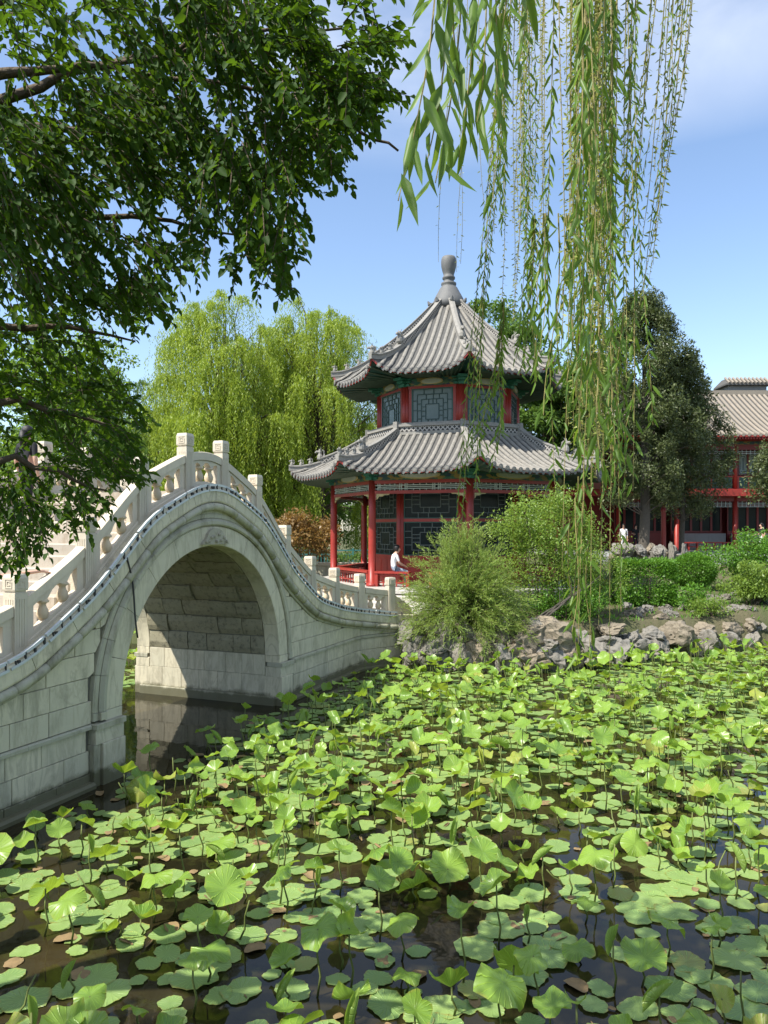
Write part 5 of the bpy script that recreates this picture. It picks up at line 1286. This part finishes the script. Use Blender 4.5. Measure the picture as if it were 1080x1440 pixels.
for i, (x, y) in enumerate(stand):
    kind, lab, me, B, Sx, r, h = one_leaf(x, y, 1.10 if y < 8.5 else 1.05 if y < 11 else 1.0)
    if i < 300:
        lab = lab + (', near the bridge wall' if -w2bl(x, y)[1] < 1.6 else ', over open dark water' if dens(x, y) < .45 else '')
        t = empty('lotus_plant', (x, y, 0), 0, lab, 'lotus leaf', 'standing lotus leaves'); o = inst('leaf_blade', me, t); o.matrix_local = B
        s_ = inst('stalk', STK, t); s_.matrix_local = Sx
    else: T = Matrix.Translation((x, y, 0)); rest.append((me, T @ B)); srest.append((STK, T @ Sx))
for (x, y) in behind[:60]:
    kind, lab, me, B, Sx, r, h = one_leaf(x, y, 1.0); T = Matrix.Translation((x, y, 0)); rest.append((me, T @ B)); srest.append((STK, T @ Sx))
join(rest, 'lotus_leaves', M['lotus'], 'raised lotus leaves filling the far half of the pond', 'lotus leaves')
# bare stalks, withered leaves and twigs on the water
for (x, y) in scatter(170, .2, lambda x, y: dens(x, y), .1, ymax=18, seed=33):
    h = lr.uniform(.15, .5); srest.append((STK, Matrix.Translation((x, y, 0)) @ Matrix.Rotation(lr.gauss(0, .3), 4, 'X') @ Matrix.Rotation(lr.gauss(0, .3), 4, 'Y') @ Matrix.Diagonal((1, 1, h, 1))))
join(srest, 'lotus_stalks', M['stalk'], 'thin bare lotus stalks rising from the water', 'lotus stalks')
dm = []
for (x, y) in scatter(190, .2, lambda x, y: 1, .1, ymax=15, seed=37):
    r = lr.uniform(.03, .11); dm.append((lr.choice(BL['taco'] + BL['roll'] + BL['umbrella']), Matrix.Translation((x, y, .015)) @ Matrix.Rotation(lr.uniform(0, 6), 4, 'Z') @ Matrix.Diagonal((r, r, r * .35, 1))))
join(dm, 'withered_leaves', M['dead'], 'withered brown leaf scraps floating among the lotus pads', 'leaf litter')

# ------------------------------------------------------------------ broadleaf tree overhead on the left
TL = Vector((-5.9, 4.3, 2.0))
bt = empty('overhanging_tree', TL, 0, 'dark leafy tree whose boughs overhang the bridge and the sky', 'tree')
def loc(p): return Vector(p) - TL
mb = MB(); mb.tube([(0, 0, -.4), (.1, .05, 1.2), (.3, .1, 2.6), (.5, .2, 4.0)], [.42, .32, .27, .22], 12); mb.build('trunk', M['bark'], bt, True)
outline = [(0, -60), (520, -60), (545, 20), (552, 80), (540, 150), (490, 185), (470, 230), (440, 250), (428, 310), (412, 365), (385, 405), (330, 395), (290, 365), (235, 395), (205, 430), (185, 470), (200, 530), (205, 575), (185, 625), (205, 650), (190, 690), (150, 700), (120, 745), (60, 775), (0, 800), (-60, 800), (-60, -60)]
OU = np.array(outline, float)
def in_poly(u, v):
    ins = False; n = len(OU)
    for i in range(n):
        a, b = OU[i], OU[(i + 1) % n]
        if (a[1] > v) != (b[1] > v) and u < (b[0] - a[0]) * (v - a[1]) / (b[1] - a[1]) + a[0]: ins = not ins
    return ins
boughs0 = [((-60, 120), (210, 105), 5.2, 6.0), ((-60, 165), (330, 60), 5.6, 6.2), ((-60, 175), (250, 215), 6.4, 6.6), ((-60, 30), (90, -20), 5.0, 5.4), ((-60, 300), (330, 330), 6.2, 6.9), ((200, 105), (500, 160), 6.0, 6.2), ((150, 90), (480, 40), 5.8, 6.0), ((-60, 460), (190, 480), 6.6, 7.2), ((-60, 640), (150, 690), 6.4, 7.4), ((-60, 560), (170, 600), 6.6, 7.2), ((230, 215), (400, 330), 6.5, 6.7), ((430, 165), (560, 212), 6.1, 6.1)]
boughs = [(a, b, Ya * .66, Yb * .66) for a, b, Ya, Yb in boughs0]
lb = MB(); hub = Vector((-5.3, 4.4, 5.2)); BP = []
for (a, b, Ya, Yb) in boughs:
    pa, pb_ = at(a[0], a[1], Ya), at(b[0], b[1], Yb)
    if a[0] < 0: limb(lb, loc(hub + Vector((0, 0, random.uniform(-.8, .8)))), loc(pa), .10, .032, .04, 6, 7)
    r0 = .030 if a[0] < 0 else .014
    pts = limb(lb, loc(pa), loc(pb_), r0, .006, .05, 9, 6); BP += [p for p in pts]
lb.build('boughs', M['bark'], bt, True)
BPA = np.array([tuple(p) for p in BP])
tw = MB(); LP = []; LA = []; LN = []; LL = []
tr_ = random.Random(5); cnt = 0
for _ in range(60000):
    if cnt >= 2250: break
    u, v = tr_.uniform(-60, 556), tr_.uniform(-60, 800)
    if not in_poly(u, v): continue
    # thinner where the photograph lets the sky through
    g_ = math.sin(u * .021 + 1.0) * math.sin(v * .027 + .6) + .6 * math.sin(u * .05 - v * .034)
    keep = 1.0
    if v < 130 and u < 120: keep = .22
    elif 100 < u < 260 and 40 < v < 140: keep = .42
    elif 130 < u < 340 and 260 < v < 400: keep = .38
    elif v < 40 and u > 380: keep = .55
    if g_ < -.45: keep *= .25
    if v > 430: keep *= .75
    if tr_.random() > keep: continue
    Y = tr_.uniform(3.1, 4.7) if v < 430 else tr_.uniform(4.3, 6.0)
    p = np.array(loc(at(u, v, Y))); j = int(np.argmin(((BPA - p) ** 2).sum(1))); d0 = p - BPA[j]
    d = unit((d0 * np.array([1, .6, .8]) + np.array([.25, .1, -.22]) + RNG.normal(size=3) * .25)[None])[0]
    ln = tr_.uniform(.16, .30); m = tr_.randint(9, 14)
    st = p - d * ln * .5; tw.tube([tuple(st), tuple(st + d * ln * .5 - np.array([0, 0, .008])), tuple(st + d * ln - np.array([0, 0, .035]))], [.0035, .0028, .0012], 3)
    side_ = unit(np.cross(d, [0, 0, 1])[None])[0]
    for k in range(m):
        t = (k + .6) / m; b = st + d * ln * t; b[2] -= .035 * t * t; sg = 1 if k % 2 else -1
        LP.append(b); LA.append(d * .65 + side_ * sg * .75 + np.array([0, 0, -.35]) + RNG.normal(size=3) * .22); LN.append(np.array([0, 0, 1]) + RNG.normal(size=3) * .42); LL.append(tr_.uniform(.036, .064))
    cnt += 1
tw.build('twigs', M['bark'], bt)
# the part of the crown above and beside the picture, which shades the boughs
for (c_, r_, m_) in (((-6.2, 1.4, 7.6), (1.8, 1.6, 1.4), 4500), ((-3.4, 1.5, 7.1), (1.3, .9, .7), 2600)):
    P_, C_, O_ = crown_pts(np.array(c_) - np.array(TL), r_, 60, m_, .6, .4, .6); LP += list(P_); LA += list(rdir(m_) + np.array([0, 0, -.3])); LN += list(rdir(m_) * .5 + np.array([0, 0, 1])); LL += [.10] * m_
LP, LA, LN, LL = np.array(LP), np.array(LA), unit(np.array(LN)), np.array(LL)
# the largest leaves in view are leaves of their own, the rest one mass
PW = LP + np.array(TL); size = LL / PW[:, 1]; uu = 540 + FPX * PW[:, 0] / PW[:, 1]; vv = 745 - FPX * (PW[:, 2] - EYE) / PW[:, 1]
size = np.where((uu > 0) & (vv > 0) & (uu < 1080), size, 0); order = np.argsort(-size); big = order[:300]; small = order[300:]
V, F = leaves(LP[small], LA[small], LN[small], LL[small], LL[small] * .60, True); o = inst('crown', np_mesh('crown', V, F, M['leaf_dark']), bt); tag(o, kind='stuff')
V, F = leaves(np.zeros((1, 3)), np.array([[0, 1, 0]]), np.array([[0, 0, 1.]]), 1.0, .60, True); LEAF1 = np_mesh('leaf', V, F, M['leaf_dark'])
def place_leaf(me, parent, p, a, n_, ln):
    a = Vector(a).normalized(); x = Vector(a).cross(Vector(n_)).normalized(); z = x.cross(a)
    o = inst('leaf', me, parent); o.matrix_local = Matrix(((x.x * ln, a.x * ln, z.x * ln, p[0]), (x.y * ln, a.y * ln, z.y * ln, p[1]), (x.z * ln, a.z * ln, z.z * ln, p[2]), (0, 0, 0, 1)))
for i in big: place_leaf(LEAF1, bt, LP[i], LA[i], LN[i], LL[i])

# ------------------------------------------------------------------ willow overhead on the right
TW = Vector((5.2, 2.6, 2.0))
wt = empty('weeping_willow', TW, 0, 'willow by the near bank trailing long leafy strands over the pond', 'tree')
mb = MB(); mb.tube([(0, 0, -.4), (-.1, 0, 1.5), (-.35, .1, 3.4), (-.7, .2, 5.2)], [.45, .36, .30, .22], 12); mb.build('trunk', M['bark'], wt, True)
lb = MB()
tops = []
for (u, Y) in ((620, 2.0), (700, 2.6), (780, 3.0), (850, 2.8), (930, 3.6), (720, 4.2), (850, 4.2), (640, 4.6)):
    p = at(u, -160, Y) - TW + Vector((0, 0, .35)); tops += [np.array(q) for q in limb(lb, Vector((-.7, .2, 5.2)), p, .09, .02, .12, 8, 7)[3:]]
lb.build('boughs', M['bark'], wt, True)
wr = random.Random(8); SP = []; WL = {'big': [], 'mid': [], 'cat': []}
def strand(u0, u1, v1, Y, kind, dv=0, wob=6, v0=-150, spacing=None, size=None, dense=1.0):
    a = at(u0, v0, Y); b = at(u1, v1, Y + wr.uniform(-.15, .15)); n = 12; ph, ph2 = wr.uniform(0, 6), wr.uniform(0, 6); pts = []
    k_ = wob * Y / FPX
    for i in range(n):
        t = i / (n - 1); p = a.lerp(b, t); f = t ** 1.6; p.x = a.x + (b.x - a.x) * f + k_ * math.sin(t * 5 + ph) * t; p.y += k_ * math.sin(t * 4 + ph2) * t; pts.append(np.array(p - TW))
    P = np.array(pts)
    if v0 < 0:          # the strand arches over from the nearest bough
        j_ = min(range(len(tops)), key=lambda q: float(((tops[q] - P[0]) ** 2).sum())); m0 = (tops[j_] + P[0]) / 2 + np.array([0, 0, .12]); SP.append(([tops[j_], m0] + pts, kind))
    else: SP.append((pts, kind))
    L_ = np.linalg.norm(P[-1] - P[0])
    sp = spacing or {'big': .030, 'mid': .020, 'cat': .012}[kind]; m = int(L_ / sp * dense)
    for j in range(m):
        t = (j + wr.random() * .6) / m * (n - 1); i0 = min(int(t), n - 2); p = P[i0] + (P[i0 + 1] - P[i0]) * (t - i0); az = j * 2.4 + ph
        out = np.array([math.cos(az), math.sin(az), 0]); kk = kind
        if kind == 'big': a_ = out * wr.uniform(.25, .6) + np.array([0, 0, -1]); ln = (size or .115) * wr.uniform(.6, 1.2)
        elif kind == 'mid': a_ = out * wr.uniform(.3, .8) + np.array([0, 0, -1]); ln = (size or .06) * wr.uniform(.5, 1.25)
        else:
            a_ = out * wr.uniform(.7, 1.3) + np.array([0, 0, -.35]); ln = (size or .022) * wr.uniform(.6, 1.4)
        WL[kk].append((p + np.array([wr.gauss(0, .004), wr.gauss(0, .004), 0]), a_ + RNG.normal(size=3) * .12, ln))
# big-leaved sprigs on the left of the curtain
for u0, u1, v1, Y in [(618, 566, 285, 1.55), (640, 600, 230, 1.5), (655, 618, 255, 1.7), (672, 650, 225, 1.75), (690, 668, 170, 1.9), (700, 690, 200, 2.0), (633, 640, 120, 1.6), (725, 700, 130, 2.1), (745, 735, 90, 2.0)]:
    strand(u0, u1, v1, Y, 'big', size=.115, spacing=.034)
# thin strands by the finial
for u0, u1, v1 in [(640, 622, 365), (648, 640, 372), (655, 652, 380), (668, 690, 345)]: strand(u0, u1, v1, 4.6, 'cat', wob=10, size=.02, spacing=.035)
# fine curtain at u 690-760
for i in range(13):
    u = wr.uniform(700, 762); strand(u + 8, u - wr.uniform(0, 14), wr.uniform(300, 470), wr.uniform(3.4, 4.6), 'cat', wob=8)
for i in range(8): u = wr.uniform(705, 760); strand(u + 5, u - 6, wr.uniform(220, 520), wr.uniform(3.4, 4.4), 'mid', wob=8)
# trailing strand in front of the pavilion
for u0, u1, v1, sz in [(712, 652, 735, .05), (708, 660, 690, .055), (716, 668, 640, .05), (704, 646, 720, .045)]: strand(u0, u1, v1, 4.0, 'mid', wob=9, size=sz, dense=.9)
for i in range(5): u = wr.uniform(655, 695); strand(708, u, wr.uniform(560, 700), 4.05, 'mid', wob=8, size=.075, v0=420, dense=.7)
for i in range(4): strand(752, wr.uniform(722, 748), wr.uniform(500, 540), 3.9, 'mid', wob=8, size=.075, v0=300)
# main curtain
for i in range(30):
    u = 826 + 58 * (wr.random() + wr.random() - 1); strand(u + wr.uniform(-6, 10), u, wr.uniform(330, 720), wr.uniform(2.6, 3.8), 'cat', wob=9, dense=1.1)
for i in range(14):
    u = 828 + 75 * (wr.random() + wr.random() - 1); strand(u, u + wr.uniform(-14, 14), wr.uniform(300, 700), wr.uniform(2.5, 3.6), 'mid', wob=10, size=.068)
for i in range(11):
    u = wr.gauss(818, 36); strand(u, u + wr.uniform(-20, 25), wr.uniform(260, 560), wr.uniform(2.3, 3.0), 'big', wob=10, size=.10, spacing=.06)
# bushy lower ends
for i in range(12):
    u = 800 + 8 * i + wr.uniform(-5, 5); strand(u, u + wr.uniform(-12, 14), wr.uniform(560, 715), wr.uniform(2.6, 3.2), 'big', wob=8, size=.095, v0=440, spacing=.05)
for i in range(7):
    u = wr.uniform(750, 800); strand(u + 14, u, wr.uniform(430, 590), wr.uniform(2.8, 3.3), 'big', wob=8, size=.085, v0=300, spacing=.045)
# long thin tails down to the water
for u0, u1, v1, sz in [(832, 824, 930, .05), (858, 862, 985, .03), (838, 815, 905, .06), (868, 868, 860, .05), (803, 795, 800, .045), (845, 842, 880, .03), (880, 893, 690, .07)]: strand(u0, u1, v1, 3.0, 'mid', wob=6, size=sz, dense=.5)
for i in range(5): u = wr.uniform(800, 835); strand(u, u, wr.uniform(820, 935), 3.0, 'mid', wob=6, size=.08, v0=640 + 30 * i, dense=.4)
# right-hand strands sweeping in
for u0, u1, v1 in [(975, 915, 400), (968, 905, 430), (955, 912, 350), (945, 890, 380), (935, 880, 300), (925, 872, 360), (960, 925, 240), (905, 868, 250), (985, 948, 180)]:
    strand(u0, u1, v1, wr.uniform(3.2, 3.9), 'cat', wob=7, size=.028, spacing=.02); strand(u0 - 4, u1 + 3, v1 - 30, wr.uniform(3.2, 3.9), 'mid', wob=9, size=.05, dense=.45)
# unseen willow crown above the picture, added to shade the near sprigs
for i in range(70):
    c_ = np.array([-.7, .9, 6.5]) + rdir(1)[0] * np.array([1.3, .8, .5]) - np.array(TW)
    for k in range(26): WL['mid'].append((c_ + RNG.normal(size=3) * np.array([.18, .18, .12]), RNG.normal(size=3) * .5 + np.array([0, 0, -1]), .10))
lb = MB(); limb(lb, (-.7, .2, 5.2), (-5.9, -1.7, 4.8), .10, .02, .05, 8, 7); lb.build('bough', M['bark'], wt, True)
for i, (pts, kind) in enumerate(SP):
    me = MB().tube([tuple(p) for p in pts], [.0032 - .0020 * q / len(pts) for q in range(len(pts))], 4).mesh('strand', M['twig']); inst('strand', me, wt)
V, F = leaves(np.zeros((1, 3)), np.array([[0, 1, 0]]), np.array([[0, 0, 1.]]), 1.0, .17, True); WLEAF = np_mesh('leaf', V, F, M['leaf_willow'])
bigs = sorted(WL['big'], key=lambda q: -q[2] / (q[0][1] + TW.y)); indiv = bigs[:300]; others = bigs[300:] + WL['mid']
for p, a_, ln in indiv: place_leaf(WLEAF, wt, p, a_, RNG.normal(size=3), ln)
P = np.array([q[0] for q in others]); A = np.array([q[1] for q in others]); ln = np.array([q[2] for q in others]); V, F = leaves(P, A, rdir(len(P)), ln, ln * .19, True); o = inst('foliage', np_mesh('foliage', V, F, M['leaf_willow']), wt); tag(o, kind='stuff')
P = np.array([q[0] for q in WL['cat']]); A = np.array([q[1] for q in WL['cat']]); ln = np.array([q[2] for q in WL['cat']]); V, F = leaves(P, A, rdir(len(P)), ln, ln * .34, False); o = inst('young_shoots', np_mesh('young_shoots', V, F, M['catkin']), wt); tag(o, kind='stuff')

# ------------------------------------------------------------------ people
def person(name, label, origin, rz, J, cloth, scale=1.0, hair_long=False, fingers=True):
    """J: joint positions (x right, y forward, z up, metres) ; one skinned body, hair as a child"""
    t = empty(name, origin, rz, label, 'person'); V = []; E = []; Rd = []; tagv = []
    def add(p, r, tg, par=None):
        V.append(tuple(p)); Rd.append(r); tagv.append(tg)
        if par is not None: E.append((par, len(V) - 1))
        return len(V) - 1
    pel = add(J['pelvis'], (.155, .12), 'legs'); wa = add(J['waist'], (.135, .105), 'top', pel); ch = add(J['chest'], (.16, .115), 'top', wa)
    nb = add(J['neck'], (.06, .06), 'skin', ch); hd0 = add(J['head'] + Vector((0, 0, -.07)), (.066, .075), 'skin', nb); hd = add(J['head'] + Vector((0, 0, .03)), (.078, .095), 'skin', hd0); add(J['head'] + Vector((0, 0, .10)), (.05, .06), 'skin', hd)
    fwd = J.get('face', Vector((0, 1, 0)))
    add(J['head'] + fwd * .115 + Vector((0, 0, -.01)), (.014, .018), 'skin', hd)
    for sg, s in ((-1, 'l'), (1, 'r')):
        sh = add(J[s + 'sho'], (.062, .06), 'top', ch); el0 = add(J[s + 'sho'].lerp(J[s + 'elb'], .55), (.05, .05), 'top', sh); el = add(J[s + 'elb'], (.040, .040), cloth['arm'], el0); wr_ = add(J[s + 'wri'], (.027, .025), 'skin', el)
        d = (J[s + 'wri'] - J[s + 'elb']).normalized(); hdn = J.get(s + 'hand', d); pl = add(J[s + 'wri'] + hdn * .065, (.036, .017), 'skin', wr_)
        sd = hdn.cross(Vector((0, 0, 1))); sd = sd.normalized() if sd.length > .1 else Vector((1, 0, 0))
        if fingers:
            for q, (o, ln) in enumerate(((-.028, .062), (-.009, .078), (.010, .072), (.028, .055))):
                k = add(J[s + 'wri'] + hdn * .095 + sd * o, (.010, .010), 'skin', pl); k2 = add(J[s + 'wri'] + hdn * (.095 + ln * .55) + sd * o * 1.1 + Vector((0, 0, -.006)), (.009, .009), 'skin', k); add(J[s + 'wri'] + hdn * (.095 + ln) + sd * o * 1.15 + Vector((0, 0, -.024)), (.0075, .0075), 'skin', k2)
            k = add(J[s + 'wri'] + hdn * .045 - sd * .04, (.011, .011), 'skin', pl); add(J[s + 'wri'] + hdn * .095 - sd * .055 + Vector((0, 0, -.012)), (.009, .009), 'skin', k)
        hp = add(J[s + 'hip'], (.095, .09), 'legs', pel); th = add(J[s + 'hip'].lerp(J[s + 'kne'], .5), (.082, .078), 'legs', hp); kn = add(J[s + 'kne'], (.060, .058), 'legs', th); cf = add(J[s + 'kne'].lerp(J[s + 'ank'], .35), (.058, .055), cloth['calf'], kn); an = add(J[s + 'ank'], (.042, .042), cloth['calf'], cf)
        fd = J.get('feet', Vector((0, 1, 0))); hl = add(J[s + 'ank'] + Vector((0, 0, -.05)), (.042, .03), 'shoe', an); bl_ = add(J[s + 'ank'] + fd * .12 + Vector((0, 0, -.055)), (.045, .026), 'shoe', hl); add(J[s + 'ank'] + fd * .20 + Vector((0, 0, -.06)), (.034, .02), 'shoe', bl_)
    me = bpy.data.meshes.new('body'); me.from_pydata(V, E, []); o = bpy.data.objects.new('body', me); COL.objects.link(o)
    m = o.modifiers.new('s', 'SKIN'); m.use_smooth_shade = True; m.branch_smoothing = .3
    sv = me.skin_vertices[0].data
    for i, r in enumerate(Rd): sv[i].radius = r; sv[i].use_root = (i == 0)
    s2_ = o.modifiers.new('d', 'SUBSURF'); s2_.levels = 2; s2_.render_levels = 2
    dg = bpy.context.evaluated_depsgraph_get(); dg.update(); ev = bpy.data.meshes.new_from_object(o.evaluated_get(dg)); bpy.data.objects.remove(o)
    names = ['skin', 'top', 'legs', 'shoe']; ev.materials.clear()
    for nm in names: ev.materials.append(M[cloth[nm]])
    A = np.array(V); best = np.zeros(len(ev.polygons), int)
    cen = np.array([p.center[:] for p in ev.polygons]); bd = np.full(len(cen), 1e9)
    for a, b in E:
        pa, pb_ = A[a], A[b]; e = pb_ - pa; t_ = np.clip(((cen - pa) @ e) / (e @ e + 1e-9), 0, 1); d = np.linalg.norm(cen - pa - t_[:, None] * e, axis=1)
        tg = np.where(t_ < .5, names.index(tagv[a]), names.index(tagv[b])); u_ = d < bd; best[u_] = tg[u_]; bd[u_] = d[u_]
    ev.polygons.foreach_set('material_index', best.astype(np.int32)); ev.polygons.foreach_set('use_smooth', [True] * len(ev.polygons)); ev.update()
    b_ = inst('body', ev, t, scale=(scale,) * 3)
    h = MB(); back = -fwd
    for i in range(2):
        pass
    hc = J['head'] + Vector((0, 0, .055)) + back * .018; R = []
    for z, r in ((-.10, .080), (-.06, .098), (0, .108), (.05, .100), (.09, .072), (.115, .03)):
        ring = []
        for a in np.linspace(0, 2 * math.pi, 15)[:-1]:
            d = Vector((math.cos(a), math.sin(a), 0)); f = max(0, d.dot(fwd)); rr = r * (1 - .42 * f * (z < .02)); zz_ = z + (.07 * f if z < 0 else 0); ring.append(hc + d * rr + Vector((0, 0, zz_)))
        R.append(ring)
    h.rings(R)
    if hair_long: h.tube([hc + back * .07, hc + back * .10 + Vector((0, 0, -.14)), hc + back * .09 + Vector((0, 0, -.30))], [.07, .075, .04], 8)
    inst('hair', h.mesh('hair', M['hair'], True), t, scale=(scale,) * 3)
    return t
V3 = Vector
def standing(la=(-.22, .06, .84), ra=(.22, .05, .84), stride=.05):
    return dict(pelvis=V3((0, 0, .95)), waist=V3((0, 0, 1.12)), chest=V3((0, .01, 1.32)), neck=V3((0, .01, 1.47)), head=V3((0, .03, 1.58)), lsho=V3((-.18, 0, 1.40)), rsho=V3((.18, 0, 1.40)), lelb=V3((-.23, -.03, 1.12)), relb=V3((.23, -.03, 1.12)), lwri=V3(la), rwri=V3(ra),
                lhip=V3((-.09, 0, .90)), rhip=V3((.09, 0, .90)), lkne=V3((-.10, stride, .50)), rkne=V3((.10, -stride * .3, .50)), lank=V3((-.10, stride * 1.3, .09)), rank=V3((.10, -stride * 2.0, .09)))
# seated on the gallery rail, facing along the bank
fm = Matrix.Translation((PX, PY, PZ)) @ Matrix.Rotation(math.radians(4 + 45 * 7 + 22.5), 4, 'Z')
seat = fm @ Vector((-.92, -ap - .02, 0)); print('seat px', px(seat.x, seat.y, seat.z))
J = dict(pelvis=V3((0, 0, .62)), waist=V3((0, -.03, .80)), chest=V3((0, .02, 1.02)), neck=V3((0, .08, 1.17)), head=V3((0, .13, 1.28)), lsho=V3((-.18, .04, 1.09)), rsho=V3((.18, .04, 1.09)), lelb=V3((-.23, .10, .84)), relb=V3((.22, .12, .84)), lwri=V3((-.12, .33, .73)), rwri=V3((.12, .34, .73)),
         lhip=V3((-.09, .04, .60)), rhip=V3((.09, .04, .60)), lkne=V3((-.13, .42, .54)), rkne=V3((.12, .44, .52)), lank=V3((-.13, .47, .10)), rank=V3((.12, .55, .10)))
person('person', 'person in a white tee and pale jeans sitting on the red pavilion rail', (seat.x, seat.y, PZ), math.radians(-72), J, dict(skin='skin', top='white_cloth', legs='jeans', shoe='white_cloth', arm='skin', calf='legs'))
W_ = dict(skin='skin', top='white_cloth', legs='white_cloth', shoe='black_cloth', arm='top', calf='legs'); K_ = dict(skin='skin', top='black_cloth', legs='black_cloth', shoe='black_cloth', arm='skin', calf='legs'); KW = dict(skin='skin', top='black_cloth', legs='white_cloth', shoe='black_cloth', arm='skin', calf='skin')
person('person', 'person dressed all in white standing on the terrace left of the cypress trunk', (ux(877, 46.5), 46.5, 2.42), math.radians(160), standing(), W_, 1.0)
person('person', 'person in black clothes in the open hall doorway behind the cypress trunk', (ux(894, 49.6), 49.6, 2.42), math.radians(180), standing(ra=(.2, .3, 1.1)), K_, 1.0, True)
person('person', 'person in a black top and white bottoms by the right end of the hall', (ux(1071, 43.5), 43.5, 2.42), math.radians(100), standing(ra=(.22, .28, 1.05)), KW, 1.02, True)
# two on the bridge
zf = float(deck(-4.35)) - .02
p = bl2w(-4.45, .85, 2.05); J = standing(); 
hand = bl2w(-3.62, .20, float(deck(-3.62)) + .675)
rzp = BRZ - math.pi / 2; inv = (Matrix.Translation((p.x, p.y, p.z)) @ Matrix.Rotation(rzp, 4, 'Z')).inverted(); hl = inv @ hand
J['rwri'] = hl + V3((-.03, -.10, .03)); J['relb'] = V3((.26, .22, 1.10)); J['rhand'] = (hl - J['rwri']).normalized()
person('person', 'person in dark clothes with one hand on the bridge rail', p, rzp, J, KW)
p = bl2w(-1.85, 2.55, 3.92); person('person', 'person dressed in black climbing the bridge steps', p, BRZ - math.pi / 2, standing(stride=.14), dict(skin='skin', top='black_cloth', legs='black_cloth', shoe='black_cloth', arm='skin', calf='legs'), .98, True)
